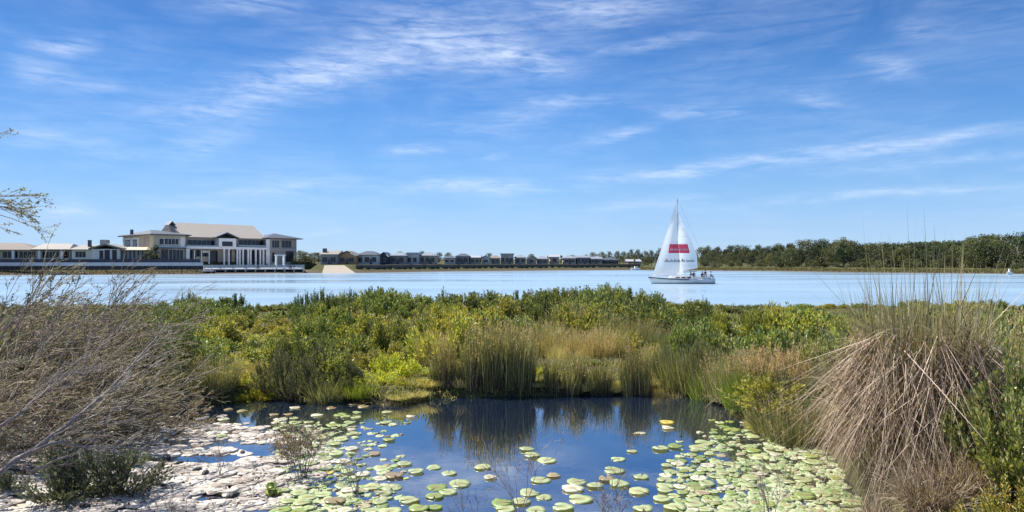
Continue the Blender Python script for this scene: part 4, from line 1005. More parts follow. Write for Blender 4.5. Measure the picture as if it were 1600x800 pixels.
def grass_maker(name, lm, n, h, rad, w, lean, droop, seed=0, segs=4, seed_heads=None, dead=0, sweep=.06, base_shade=0):
    def mk():
        global rng
        rng = np.random.default_rng(seed + 500); r = empty(name)
        a = U(0, 6.283, n); rr = np.sqrt(U(0, 1, n)) * rad; b = np.stack([rr * np.cos(a), rr * np.sin(a), np.full(n, -.06)], -1)
        a2 = a + rng.normal(0, .7, n); ln = np.abs(rng.normal(0, lean, n)) + lean * .3 * rr / rad
        d = np.stack([np.cos(a2) * ln, np.sin(a2) * ln, np.ones(n)], -1); g = G(); L_ = h * U(.55, 1.12, n) * (1 - .2 * (rr / rad) ** 2)
        P = blades(g, b, d, L_, w * U(.6, 1.3, n), droop * U(.3, 1.4, n), segs, sweep); g.build('blades', lm, r)
        if base_shade:      # short dark stems added to put shade into the reed bases
            g = G(); m = int(n * base_shade); k = rng.integers(0, n, m); blades(g, b[k] + rng.normal(0, .02, (m, 3)) * np.array([1, 1, 0]), d[k] + rng.normal(0, .06, (m, 3)), L_[k] * U(.3, .62, m), w * U(.8, 1.4, m), .05, 3, .03); g.build('shade_stems', L_SS, r)
        if dead:
            g = G(); m = int(n * dead); k = rng.integers(0, n, m); d2 = d[k] * np.array([2.2, 2.2, .7]); blades(g, b[k], d2, L_[k] * .6, w * U(.6, 1.2, m), U(.3, .9, m), segs, .1); g.build('dead_blades', L_BR, r)
        if seed_heads:
            k = rng.permutation(n)[:int(n * seed_heads)]; tip = P[k, -1]; dd = nrm(P[k, -1] - P[k, -2]); g = G(); m = 7
            kk = np.repeat(np.arange(len(k)), m); c = tip[kk] - dd[kk] * U(0, .12, len(kk))[:, None]
            leaves(g, c, dd[kk] + rng.normal(0, .5, (len(kk), 3)), U(.02, .05, len(kk)), .012, .3); g.build('seed_heads', L_PK, r)['kind'] = 'stuff'
        return r
    return mk
KINDS = {
 'dk0': ('dark green shrub', 'shrub', shrub_maker('dark_shrub', L_DK, 1.25, .75, 120, 44, .1, .03, .7, .7, 1, clump=8), 1.25),
 'dk1': ('dark green shrub', 'shrub', shrub_maker('dark_shrub', L_DK, 1.15, .85, 140, 42, .095, .032, .8, .6, 2, clump=10), 1.15),
 'dk2': ('dark spiky shrub', 'shrub', shrub_maker('spiky_shrub', L_DK, 1.4, .55, 80, 52, .09, .018, .45, .9, 3, clump=6), 1.4),
 'md0': ('mid green shrub', 'shrub', shrub_maker('leafy_shrub', L_MD, 1.1, .9, 150, 40, .09, .036, .9, .55, 4, clump=11), 1.1),
 'md1': ('mid green shrub', 'shrub', shrub_maker('leafy_shrub', L_MD, 1.0, .8, 130, 40, .09, .036, .9, .55, 5, clump=9), 1.0),
 'yl0': ('yellow green shrub', 'shrub', shrub_maker('yellow_shrub', L_YL, .95, .95, 150, 38, .085, .034, 1.0, .5, 6, clump=11), .95),
 'yl1': ('yellow green shrub', 'shrub', shrub_maker('yellow_shrub', L_YL, .8, .9, 140, 38, .08, .034, 1.0, .45, 7, clump=9), .8),
 'lm0': ('bright lime fern', 'fern', shrub_maker('lime_fern', L_LM, .75, .75, 110, 44, .07, .02, .9, .5, 8, clump=10), .75),
 'ol0': ('soft olive rush tuft', 'rush', grass_maker('rush_tuft', L_OL, 1500, 1.05, .38, .009, .34, .22, 9, dead=.15), 1.0),
 'ol1': ('soft olive rush tuft', 'rush', grass_maker('rush_tuft', L_OL, 1500, 1.1, .42, .009, .28, .12, 10, dead=.12, seed_heads=.15), 1.05),
 'rd0': ('tall dark reed stand', 'reeds', grass_maker('reed_stand', L_RD, 330, 1.35, .17, .013, .085, .05, 11, seed_heads=.3, base_shade=1.1), 1.35),
 'rd1': ('tall dark reed stand', 'reeds', grass_maker('reed_stand', L_RD, 260, 1.25, .14, .013, .12, .08, 12, seed_heads=.2, base_shade=1.1), 1.25),
 'gd0': ('golden dry reed clump', 'reeds', grass_maker('golden_reeds', L_GD, 700, 1.15, .36, .011, .14, .06, 13, seed_heads=.25), 1.15),
 'gd1': ('golden dry grass tuft', 'grass', grass_maker('golden_grass', L_GD, 900, .7, .36, .010, .35, .3, 14), .65),
 'og0': ('soft grey olive bush', 'bush', shrub_maker('soft_olive_bush', leafmat('soft_olive_leaves', [(.04,.05,.025),(.1,.12,.055),(.2,.22,.12),(.3,.3,.19)], .6, .25), 1.1, .62, 170, 50, .06, .011, .5, .8, 17, clump=7), 1.1),
 'og1': ('round olive green bush', 'bush', shrub_maker('round_olive_bush', L_MD, 1.0, .7, 190, 44, .06, .03, 1.0, .45, 18, clump=18), 1.0),
 'pk0': ('pink tipped reed clump', 'reeds', grass_maker('tipped_reeds', L_OL, 800, 1.05, .36, .011, .16, .08, 15, seed_heads=.75, dead=.15), 1.05),
 'lg0': ('lush green grass clump', 'grass', grass_maker('green_grass', leafmat('lush_blades', [(.06,.1,.02),(.14,.2,.03),(.26,.3,.06)], .5, .35), 1100, .9, .36, .011, .26, .15, 16), .9),
}
KL = list(KINDS); NP = Pool([KINDS[k][2] for k in KL]); near_items = []
rt = random.Random(21)
def plant(k, px, D, top, group='plants of the spit between pond and lake', wf=1.0):
    x = (px - 800) / FPX * D; z = G1(x, D)
    if pond_sd(x, D) > -.02: z = max(z, POND_Z - .12)
    h = EYE + (HY - top) / FPX * D - z; s = max(.25, h / KINDS[k][3] / .95); w = (s + 1) / 2 * wf * rt.uniform(.88, 1.15)
    o = NP.place(KL.index(k), (x, D, z - .02), rt.uniform(0, 6.28), (w, w, s)); o['kind'] = 'thing'
    row = 'at the lake edge' if D > 29 else 'mid spit' if D > 21 else 'low on the spit' if D > 15.6 else 'on the pond bank'
    near_items.append((o, KINDS[k][0], px, row, KINDS[k][1], group)); return o
skyl = [(-200,480),(0,480),(180,478),(215,472),(250,470),(300,464),(340,459),(378,466),(400,482),(440,480),(460,470),(500,456),(540,454),(565,460),(590,447),(628,450),(650,464),(700,452),(760,453),(800,457),(850,447),(900,449),(940,446),(980,452),(1015,452),(1035,468),(1060,474),(1100,466),(1125,484),(1170,480),(1220,474),(1275,482),(1330,480),(1400,474),(1800,470)]
sxs = [a for a, b in skyl]; sys_ = [b for a, b in skyl]
def weighted(px, D):
    if D > 28:
        return rt.choice(['dk0', 'dk1', 'md1', 'og1', 'dk1', 'md0', 'dk2'] if px < 1130 else ['md0', 'yl0', 'dk1', 'md1'])
    if 330 < px < 560 and 21 < D < 27: return rt.choice(['yl0', 'yl1', 'yl0', 'md1'])
    if 340 < px < 480: return rt.choice(['yl1', 'yl0', 'md1', 'lm0'])
    if 1100 < px < 1340 and D > 17: return rt.choice(['yl0', 'md0', 'md1', 'yl0', 'dk1'])
    if 640 < px < 740 and D < 26: return rt.choice(['yl0', 'gd0', 'md1', 'yl1'])
    if px < 1000 and rt.random() < .3: return rt.choice(['og1', 'og0', 'og1'])
    if 840 < px < 1000 and D < 22: return rt.choice(['gd0', 'gd1', 'yl1', 'ol1'])
    if px > 1000 and D < 22: return rt.choice(['ol0', 'og1', 'pk0', 'yl1', 'dk1', 'og0'])
    if px < 250: return rt.choice(['dk1', 'ol0', 'md1', 'ol1', 'md0'])
    return rt.choice(['dk1', 'md0', 'md1', 'dk0', 'md0', 'yl0', 'ol1'])
for D0_, off_, stp in ((35, 0, 26), (31.5, 6, 28), (27.5, 17, 33), (24, 28, 38), (21, 40, 44), (18.5, 56, 48), (16.6, 76, 54)):
    px = -60 + rt.uniform(0, stp)
    while px < 1680:
        D = D0_ + rt.uniform(-1.1, 1.1); top = float(np.interp(px, sxs, sys_)) + off_ + rt.uniform(-6, 8) * (1 if D0_ > 30 else 1.9)
        if D < 18 and 640 < px < 1050: top = max(top, 562)
        if D < 21 and px < 90 or D < 19 and px > 1340: px += stp; continue
        k = weighted(px, D)
        if k in ('dk2',): top -= 6
        plant(k, px, D, top, wf=1.25 if D > 28 else 1.1); px += stp * rt.uniform(.75, 1.25)
# the pond bank, placed one by one from left to right: kind, px, D, top row
for k, px, D, top in [('dk1',262,15.5,500),('dk2',280,15,520),('og0',305,13.8,552),('ol1',340,13.6,548),('dk0',318,15.5,540),('lm0',375,14,590),('yl1',392,14.6,585),('gd1',405,15.5,555),('gd1',372,16.5,552),('lm0',403,13.8,600),
   ('og0',428,14.0,545),('og0',458,13.8,528),('og0',492,13.85,526),('dk1',480,15,518),('og1',520,14.1,545),('og0',540,13.8,560),('ol0',512,13.6,575),('og1',446,15.2,522),('lg0',560,13.5,590),
   ('lm0',588,14.2,575),('lm0',612,14.8,545),('lm0',632,14.0,590),('yl0',600,15.8,535),('gd1',652,13.6,612),('lm0',650,15.3,572),('gd1',625,13.3,625),
   ('rd1',681,14.2,548),('gd1',666,14.1,585),('rd0',697,14.15,522),('gd0',713,17.5,515),('rd1',709,14.2,560),('yl0',690,17,495),('gd0',672,16.5,515),('rd0',738,14.15,505),('rd1',750,14.2,520),('rd0',763,14.15,496),('rd1',779,14.2,515),('rd0',792,14.2,500),('rd1',805,14.3,520),('rd0',817,14.2,512),('rd1',826,14.3,540),('ol1',775,17.6,500),('ol1',735,17.8,498),('ol1',800,17.7,503),('gd1',722,14.2,575),('rd1',730,14.15,545),
   ('gd1',843,14.3,590),('gd1',857,14.5,588),('gd1',882,14.4,590),('gd1',922,14.5,588),('gd1',955,14.4,590),('gd1',870,15.3,572),('gd1',905,15.3,575),('gd1',938,15.4,572),('gd1',1014,14.6,585),('gd1',650,14.4,600),('gd1',640,15,590),('lm0',838,15.3,580),('rd1',862,14.2,545),('gd0',880,18.6,522),('gd1',872,14.3,585),('gd0',906,18.8,516),('gd0',928,18.5,520),('gd0',950,18.8,520),('gd0',852,19,520),('rd1',893,14.15,550),('rd0',903,14.2,545),('rd1',932,14.15,560),('rd1',944,14.2,550),('gd1',915,14.3,580),('gd0',967,19,516),('gd0',870,18,535),('gd0',940,18,530),('gd0',895,17.6,545),('gd0',915,18,532),('gd0',890,20,508),('gd0',940,20,508),('gd1',958,14.3,590),('gd1',972,14.4,600),
   ('rd0',984,14.2,530),('rd1',994,14.2,536),('rd0',1005,14.15,540),('gd0',1020,18,535),('gd1',1024,14.6,590),('gd1',1034,15,570),('og0',1048,15.0,530),('ol0',1068,14.5,515),('og0',1098,14.4,518),('ol0',1118,13.9,530),('ol1',1142,13.0,545),('og1',1080,16,498),('dk1',1135,15.4,512),('lg0',1108,13.8,560),('gd1',1045,14.2,600),
   ('pk0',1170,12.4,540),('lg0',1178,11.9,560),('lg0',1160,12.0,580),('pk0',1200,11.9,535),('pk0',1228,11.6,550),('og1',1190,13.6,512),('ol0',1218,10.9,590),('yl1',1205,11.3,590),('gd1',1190,11.1,640),('gd1',1215,10.8,645),('og0',1250,11.1,556),('og0',1275,10.8,572),('pk0',1262,11.8,530),('og1',1295,11.6,522),('ol0',1300,10.1,600),('ol1',1245,10.3,610),('yl0',1325,13,510),('dk0',1330,12,525),('gd0',1345,12,520),('dk1',1268,13.2,515),('yl0',1240,14,520),('lm0',1320,14.5,505)]:
    plant(k, px, D - (.42 if 13 < D < 15.5 else .15), top, 'plants of the pond bank', .84 if k[:2] in ('ol', 'og', 'pk', 'gd') else .95)
for k, px, D, top in [('yl0',1145,24,488),('md0',1180,23.4,480),('yl0',1212,23.5,476),('yl1',1238,22,484),('md0',1262,23,477),('yl0',1292,23,486),('md1',1318,22,490),('dk1',1198,21,512),('dk0',1236,20.6,516),('md1',1275,20.2,510),('yl0',1345,20,498),('dk2',1345,26,474),('yl0',958,27.3,474),('yl0',985,27,478),('yl1',300,22,508),('dk1',262,19,505),('dk0',248,18,515),
   ('dk1',60,12.5,500),('md1',130,13.5,505),('ol1',185,12.8,520),('dk1',225,13.2,520),('ol0',20,13.5,490),('dk0',160,15,492),('ol0',245,12.7,560),('lg0',205,12.6,575),('yl0',100,15.5,488),('yl0',1380,17,490),('md0',1420,19,486),('dk1',1470,18,484),('yl0',1510,16,486),('md0',1560,17,480),('md0',1610,15,484),('yl0',1400,14,505),('yl1',716,20,492),('yl0',690,19.5,488),('yl0',745,22,486)]:
    plant(k, px, D, top)
label_all(near_items, SECT_NEAR, 11)
# uncountable low growth between the shrubs
rng = np.random.default_rng(77); n = 34000; gp = U(-60, 1640, n); gd = 13 + 24 * np.sqrt(U(0, 1, n)); gx = (gp - 800) / FPX * gd; keep = pond_sd(gx, gd) < -.05; gx, gd = gx[keep], gd[keep]; n = len(gx)
ug = G(); blades(ug, np.stack([gx, gd, gz(gx, gd) - .03], -1), np.stack([U(-.6, .6, n), U(-.6, .6, n), np.ones(n)], -1), U(.12, .34, n), U(.014, .034, n), U(.1, .5, n), 3, .1)
L_UG = leafmat('undergrowth', [(.06,.08,.02),(.16,.19,.05),(.3,.31,.09),(.38,.32,.16)], .6, .3, objvar=0)
tag(ug.build('undergrowth', L_UG), 'low mixed grass and ground cover filling the spit between the shrubs', 'undergrowth', kind='stuff')
rng = np.random.default_rng(78); n = 60000; gx = U(-9, 5.5, n); gd = U(9.5, 15.5, n); sdv = pond_sd(gx, gd); keep = (sdv < .06) & (sdv > -.75) & ((gx > -5.2) | (gd > 12.2)); gx, gd = gx[keep], gd[keep]; n = len(gx)
ug = G(); blades(ug, np.stack([gx, gd, np.maximum(gz(gx, gd), POND_Z) - .03], -1), np.stack([U(-.5, .5, n), U(-.9, .3, n), np.ones(n)], -1), U(.1, .38, n), U(.008, .02, n), U(.2, 1.0, n), 3, .15)
tag(ug.build('bank_fringe', L_UG), 'short grass fringe overhanging the far rim of the pond', 'grass', kind='stuff')
# lower near banks grass
n = 26000; gx = np.concatenate([U(2.2, 7.5, n // 2), U(-9, -3.2, n // 2)]); gd = U(3.6, 13.5, n); keep = (pond_sd(gx, gd) < .05) & ((gx > 0) | (gd > 9.6)); gx, gd = gx[keep], gd[keep]; n = len(gx); ug = G()
blades(ug, np.stack([gx, gd, gz(gx, gd) - .03], -1), np.stack([U(-.7, .7, n), U(-.7, .7, n), np.ones(n)], -1), U(.1, .35, n), U(.005, .012, n), U(.2, .8, n), 3, .15)
tag(ug.build('dry_thatch', leafmat('dry_thatch', [(.1,.08,.04),(.2,.16,.09),(.3,.25,.14)], .7, .2, objvar=0)), 'brown grass thatch on the near banks left and right of the pond', 'grass', kind='stuff')

# ------------------------------------------------------------------ branches
def branching(P0, D0, L0, R0, levels, kids, bias, wob=.18, ang_=.7, shrink=.62, npt=6, grav=0.0, tmin=.2):
    """vectorised recursive branching. returns list of (polylines, radii) per level"""
    out = []; P0 = np.asarray(P0, float).reshape(-1, 3); D = nrm(np.asarray(D0, float).reshape(-1, 3)); L_ = np.asarray(L0, float); Rr = np.asarray(R0, float)
    for lv in range(levels):
        n = len(P0); pts = [P0]; d = D.copy()
        for i in range(npt - 1):
            d = nrm(d + rng.normal(0, wob, (n, 3)) + np.asarray(bias) * .12 + np.array([0, 0, -grav]) * (i / npt)); pts.append(pts[-1] + d * (L_ / (npt - 1))[:, None])
        P = np.stack(pts, 1); rad = Rr[:, None] * np.linspace(1, .35, npt)[None]; out.append((P, rad))
        if lv == levels - 1: break
        kk = np.repeat(np.arange(n), kids[lv]); t = U(tmin, .98, len(kk)); p, dd = pathpts(P[kk], t)
        D = nrm(dd + nrm(rng.normal(size=(len(kk), 3))) * ang_ * U(.5, 1.2, len(kk))[:, None] + np.asarray(bias) * .25); P0 = p
        L_ = L_[kk] * shrink * U(.5, 1.15, len(kk)) * (1.1 - .4 * t); Rr = Rr[kk] * (.62 - .2 * t)
    return out
# dead leaning brush on the left bank
def brush_maker(seed, n0, h, kids=(8, 5, 2), olive=0, bias=(.55, .1, .35), spreadxy=.5):
    def mk():
        global rng
        rng = np.random.default_rng(seed + 900); r = empty('dead_shrub')
        P0 = np.stack([U(-spreadxy, spreadxy, n0), U(-spreadxy, spreadxy, n0), np.full(n0, -.1)], -1); D = np.stack([U(-.1, 1.3, n0), U(-.6, .5, n0), U(.35, 1.0, n0)], -1)
        br = branching(P0, D, U(.8, 1.15, n0) * h, U(.011, .02, n0), 4, kids, bias, .13, .62, .6, 6, .14)
        g = G(); g2 = G()
        for i, (P, rad) in enumerate(br):
            rad = np.maximum(rad * (1.25 if i < 3 else 1), .003); tubes(g if i < 2 else g2, P, rad, 4 if i == 0 else 3)
        g.build('branches', L_GR, r); g2.build('twigs', leafmat_tw, r)
        P, _ = br[-1]
        if olive:
            k = rng.permutation(len(P))[:int(len(P) * olive)]; kk = np.repeat(k, 7); p, d = pathpts(P[kk], U(.2, 1, len(kk))); g = G(); leaves(g, p, d + rng.normal(0, .7, (len(kk), 3)), U(.03, .06, len(kk)), U(.008, .016, len(kk))); g.build('withered_leaves', L_WL, r)
        return r
    return mk
leafmat_tw = leafmat('brown_twigs', [(.08,.065,.042),(.21,.172,.12),(.41,.35,.26)], .85, 0, .2)
L_WL = leafmat('withered_leaves', [(.07,.08,.035),(.17,.16,.075),(.32,.26,.15),(.42,.37,.26)], .7, .2)
BR = Pool([brush_maker(1, 8, 1.9, olive=.12), brush_maker(2, 8, 1.7, olive=.35), brush_maker(3, 9, 1.5, olive=.6), brush_maker(4, 8, 2.0, bias=(.6, .0, .15), olive=.15)])
bl = [(0,-40,9.3,1.0),(3,-70,8.6,.9),(1,10,9.8,.9),(2,95,9.8,1.0),(1,130,10.4,1.0),(2,175,10.7,.95),(3,195,11.6,.85),
      (0,-30,11.4,1.2),(1,30,12,1.2),(0,120,12.9,1.15),(1,170,13.3,1.1),(3,-10,10.4,1.1),(2,-60,10.2,1.1),(1,0,13.6,1.2),(2,60,14,1.1),]
bi = []
for k, (i, px, D, s) in enumerate(bl):
    px -= 32; s *= .93
    x = (px - 800) / FPX * D; o = BR.place(i, (x, D, G1(x, D)), rt.uniform(-.35, .35), s)
    bi.append((o, ['grey brown dead shrub', 'grey brown dead shrub', 'dead shrub with withered leaves', 'low leaning dead shrub'][i], px, 'in the front of the left brush pile' if D < 10 else 'in the middle of the left brush pile' if D < 11.8 else 'at the back of the left brush pile', 'dead shrub', 'dead shrubs leaning over the left bank'))
def lab_simple(items, shared_over=12):
    label_all(items, [(-9999, 9999, '')], shared_over)
lab_simple(bi)
# fallen bare limb running up from the lower left corner
def limb(name, pts, r0, r1, label, m, kids=10, sub=5, L=.9, seed=1, bias=(.3, 0, .2), cat='branch'):
    global rng
    rng = np.random.default_rng(seed); P = np.array([pts], float); t = np.linspace(0, 1, len(pts)); rad = (r0 * (1 - t) + r1 * t)[None]
    x = np.linspace(0, 1, 14) * (len(pts) - 1); P = np.stack([np.interp(x, np.arange(len(pts)), P[0, :, i]) for i in range(3)], -1)[None]; P = P + rng.normal(0, .012, P.shape); rad = np.interp(np.linspace(0, 1, 14), t, rad[0])[None]
    r = empty(name, tuple(pts[0])); o0 = np.array(pts[0]); g = G(); tubes(g, P - o0, rad, 7); g.build('limb', m, r, True)
    kk = np.zeros(kids, int); tt = U(.25, 1, kids); p, d = pathpts(P[kk], tt)
    br = branching(p, nrm(d + nrm(rng.normal(size=(kids, 3))) * .7 + np.array(bias)), U(.4, 1, kids) * L, np.full(kids, r1 * .8), 3, (sub, 4), bias, .14, .7, .55, 6, .05); g = G()
    for Pk, rk in br: tubes(g, Pk - o0, np.maximum(rk, .0022), 3)
    g.build('twigs', L_GR, r); tag(r, label, cat); return r
GREYBARK = mat('grey_weathered_bark', (.24, .2, .175), .9, .35, 14, bump=.6, bscale=40)
def wp(px, py, D): return world_at(px, D, py)
limb('fallen_limb', [wp(-60, 765, 6.4), wp(0, 738, 6.6), wp(60, 695, 7.0), wp(118, 655, 7.4), wp(165, 612, 7.9), wp(215, 560, 8.6), wp(262, 505, 9.3)], .032, .006, 'long bare grey limb slanting up from the lower left corner over the brush', GREYBARK, 12, 5, 1.0, 4)
limb('fallen_limb', [wp(40, 712, 6.9), wp(85, 690, 7.1), wp(140, 697, 7.4), wp(200, 700, 7.7), wp(255, 702, 8.0)], .02, .006, 'thin bare branch lying level over the pale mat, below the long limb', GREYBARK, 7, 4, .5, 5)
limb('fallen_limb', [wp(30, 730, 6.6), wp(50, 738, 6.7), wp(90, 720, 6.9), wp(130, 705, 7.1)], .018, .006, 'short forked branch just above the dark shrub in the lower left', GREYBARK, 6, 4, .4, 6)
limb('fallen_limb', [wp(-60, 700, 7.4), wp(20, 655, 7.6), wp(50, 630, 7.8), wp(90, 590, 8.2), wp(150, 540, 8.8)], .022, .007, 'bare brown limb above the long grey limb at the left edge', GREYBARK, 12, 5, .8, 7)
# slender twigs rising over the lake at the left
TL = leafmat('tiny_leaves', [(.04,.05,.03),(.09,.1,.05),(.16,.15,.09)], .6, .2)
def twig_plant(name, base, tips, label, leaf=1, seed=0, cat='branch', r0=.008, sub=7, L=.35, lm=None, leafn=6, ll=.035):
    global rng
    rng = np.random.default_rng(seed); r = empty(name, base); o0 = np.array(base); n = len(tips); tips = np.array(tips, float)
    t = np.linspace(0, 1, 7)[None, :, None]; P = o0 * (1 - t) + tips[:, None] * t; P = P + rng.normal(0, .03, P.shape) * t; P[:, :, 2] += (np.sin(t * 3.14) * .08)[:, :, 0]
    g = G(); tubes(g, P - o0, np.repeat(np.linspace(r0, r0 * .3, 7)[None], n, 0), 4)
    kk = np.repeat(np.arange(n), sub); p, d = pathpts(P[kk], U(.35, 1, len(kk)))
    br = branching(p, nrm(d + nrm(rng.normal(size=(len(kk), 3))) * .7), U(.3, 1, len(kk)) * L, np.full(len(kk), r0 * .4), 2, (4,), (.1, 0, .3), .15, .7, .6, 5)
    for Pk, rk in br: tubes(g, Pk - o0, np.maximum(rk, .0016), 3)
    g.build('twigs', L_GR, r)
    if leaf:
        g = G()
        for Pk, rk in br:
            kk = np.repeat(np.arange(len(Pk)), leafn); p, d = pathpts(Pk[kk], U(.1, 1, len(kk))); leaves(g, p - o0, d + rng.normal(0, .6, (len(kk), 3)), ll * U(.6, 1.3, len(kk)), ll * .45 * U(.7, 1.2, len(kk)))
        g.build('leaves', lm or TL, r)
    tag(r, label, cat); return r
twig_plant('slender_twigs', wp(-20, 560, 8.5), [wp(60, 455, 8.3), wp(75, 440, 8.6), wp(30, 430, 8.4), wp(-10, 425, 8.2)], 'thin leafy twigs rising over the lake at the left edge', 1, 31, leafn=3)
twig_plant('slender_twigs', wp(60, 560, 9), [wp(128, 438, 8.8), wp(112, 446, 8.9), wp(85, 428, 9)], 'thin twig fan rising over the lake, second from the left edge', 1, 32, leafn=3)
twig_plant('slender_twigs', wp(90, 570, 9.4), [wp(175, 432, 9.2), wp(160, 450, 9.3)], 'longest bare twig leaning right over the lake, left of centre of the brush', 1, 33, leafn=2)
twig_plant('slender_twigs', wp(150, 560, 9.8), [wp(208, 452, 9.6), wp(190, 455, 9.8), wp(228, 448, 9.7)], 'faint grey twigs over the lake at the right end of the brush', 1, 34, leafn=2, L=.3)
# small leafy tree just outside the left edge: its branch tips hang into the picture
rng = np.random.default_rng(61)
tr = empty('overhanging_tree', (-8.22, 7.6, 1.4)); o0 = np.array([-7.95, 7.6, 1.4]); g = G()
Pt = np.array([[(0, 0, -.2), (.1, 0, .8), (.25, -.05, 1.5), (.35, -.1, 2.2), (.4, -.1, 2.9), (.45, -.1, 3.6)]]); tubes(g, Pt, np.linspace(.09, .03, 6)[None], 8); g.build('trunk', BARKD, tr, True)
n0 = 26; z0 = U(.35, .95, n0); p, d = pathpts(np.repeat(Pt, n0, 0), z0); a = U(-1.3, 1.0, n0); a[::4] += 3
br = branching(p, np.stack([np.cos(a), np.sin(a) * .8, U(-.05, .35, n0)], -1), U(1.3, 2.15, n0), U(.018, .03, n0), 4, (6, 5, 3), (.15, 0, .02), .12, .6, .5, 6, .05, .35)
g = G(); lg = G()
for i, (P, rd) in enumerate(br): 
    tubes(g, P, np.maximum(rd * .7, .0014), 3)
    if i > 1:
        kk = np.repeat(np.arange(len(P)), 3 if i == 2 else 4); pp_, dd = pathpts(P[kk], U(.1, 1, len(kk))); leaves(lg, pp_, dd + rng.normal(0, .6, (len(kk), 3)), .034 * U(.6, 1.3, len(kk)), .014 * U(.7, 1.3, len(kk)))
g.build('limbs', L_GR, tr); lg.build('leaves', leafmat('grey_green_leaves', [(.12,.14,.11),(.22,.24,.17),(.36,.37,.28)], .6, .2), tr)
tag(tr, 'sparse small leaved tree whose branch tips reach in at the left edge', 'tree')

# ------------------------------------------------------------------ right foreground tussock
rng = np.random.default_rng(41)
TX, TD = (1440 - 800) / FPX * 7.6, 7.6; tz = G1(TX, TD); ts = empty('sedge_tussock', (TX, TD, tz)); tag(ts, 'huge sedge tussock with brown dead skirt and long green blades, right foreground', 'tussock'); ts.scale = (.92, .88, 1)
def ring_base(n, r, z0, z1): a = U(0, 6.283, n); q_ = np.sqrt(U(0, 1, n)) * r; return np.stack([q_ * np.cos(a), q_ * np.sin(a), U(z0, z1, n)], -1), a
g = G(); n = 1150; b, a = ring_base(n, .45, .55, 1.3)
out = U(.05, .6, n); a2 = a + rng.normal(0, .5, n); d = np.stack([np.cos(a2) * out, np.sin(a2) * out, U(-.1, .9, n)], -1); blades(g, b, d, U(.7, 1.4, n), U(.005, .011, n), U(.35, 1.1, n), 6, .36)
n = 1900; b, a = ring_base(n, .8, -.05, .6); a2 = a + rng.normal(0, .6, n); d = np.stack([np.cos(a2) * .45, np.sin(a2) * .45, U(.5, 1.2, n)], -1); blades(g, b, d, U(.7, 1.5, n), U(.007, .014, n), U(.05, .8, n), 5, .1)
g.build('dead_skirt', L_BR, ts)
g = G(); n = 1500; a = U(0, 6.283, n); b = np.stack([np.cos(a) * U(.5, .75, n), np.sin(a) * U(.5, .75, n), U(.8, 1.5, n)], -1); a2 = a + rng.normal(0, .8, n); d = np.stack([np.cos(a2) * .6, np.sin(a2) * .5, U(-1.5, -.2, n)], -1); blades(g, b, d, U(.6, 1.5, n), U(.005, .011, n), U(.0, .25, n), 5, .16)
g.build('broken_blades', L_BR, ts)
g = G(); n = 1900; b, a = ring_base(n, .6, .2, 1.1); a2 = a + rng.normal(0, .5, n); o_ = np.abs(rng.normal(.25, .2, n)); d = np.stack([np.cos(a2) * o_, np.sin(a2) * o_, np.ones(n)], -1); blades(g, b, d, U(.55, 1.2, n), U(.006, .011, n), U(.0, .22, n), 5, .07)
g.build('green_blades', leafmat('tussock_green', [(.1,.11,.045),(.2,.2,.09),(.34,.31,.17),(.36,.28,.19)], .6, .25), ts)
g = G(); n = 150; b, a = ring_base(n, .6, .5, 1.1); a2 = a + rng.normal(0, .7, n); o_ = np.abs(rng.normal(.14, .24, n)); d = np.stack([np.cos(a2) * o_, np.sin(a2) * o_, np.ones(n)], -1); blades(g, b, d, U(1.0, 1.85, n), U(.009, .016, n), U(-.02, .08, n), 6, .04, .05)
d = np.array([[-.95, -.1, .95], [-1.1, 0, .9], [-.6, 0, 1], [.6, 0, 1.0], [.8, -.1, .9]]); b = np.array([[-.3, -.1, 1.1]] * 3 + [[.3, -.1, 1.1]] * 2); blades(g, b, d, np.array([1.6, 1.5, 1.4, 1.5, 1.4]), .016, .03, 6, .03, .05)
g.build('tall_blades', leafmat('tall_blades', [(.13,.14,.07),(.25,.24,.14),(.38,.34,.24)], .6, .2), ts)
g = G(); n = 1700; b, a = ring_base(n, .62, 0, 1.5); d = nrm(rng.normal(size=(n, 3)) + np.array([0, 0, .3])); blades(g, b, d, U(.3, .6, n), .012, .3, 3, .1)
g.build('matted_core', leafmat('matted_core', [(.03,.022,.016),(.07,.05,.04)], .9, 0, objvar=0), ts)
# further tussocks round it
TUS = Pool([grass_maker('dry_tussock', L_BR, 1400, 1.35, .4, .012, .45, .55, 50, 6, sweep=.12), grass_maker('grey_reeds', L_GD, 420, 1.6, .5, .008, .12, .05, 51, 5, seed_heads=.5)])
for i, px, D, s, lab in ((0, 1345, 8.9, .5, 'smaller brown dead tussock left of the huge one'), (0, 1520, 6.6, .8, 'brown dead tussock below the leafy bush, right of the huge one'), (0, 1390, 6.7, .55, 'low brown tussock in front of the huge one, left side'), (0, 1455, 6.4, .55, 'low brown tussock in front of the huge one, right side'), (0, 1490, 8.8, 1.05, 'brown dead tussock behind the huge one, right side')):
    x = (px - 800) / FPX * D; o = TUS.place(i, (x, D, G1(x, D) - .05), rt.uniform(0, 6), s); tag(o, lab, 'tussock', 'brown tussocks on the right bank')
for px, D, s, lab in ((1530, 11, 1.15, 'pale thin reeds against the lake, left of two behind the leafy bush'), (1590, 10, 1.15, 'pale thin reeds against the lake, right of two behind the leafy bush')):
    x = (px - 800) / FPX * D; o = TUS.place(1, (x, D, G1(x, D) - .05), rt.uniform(0, 6), s); tag(o, lab, 'reeds', 'pale reeds at the right edge')
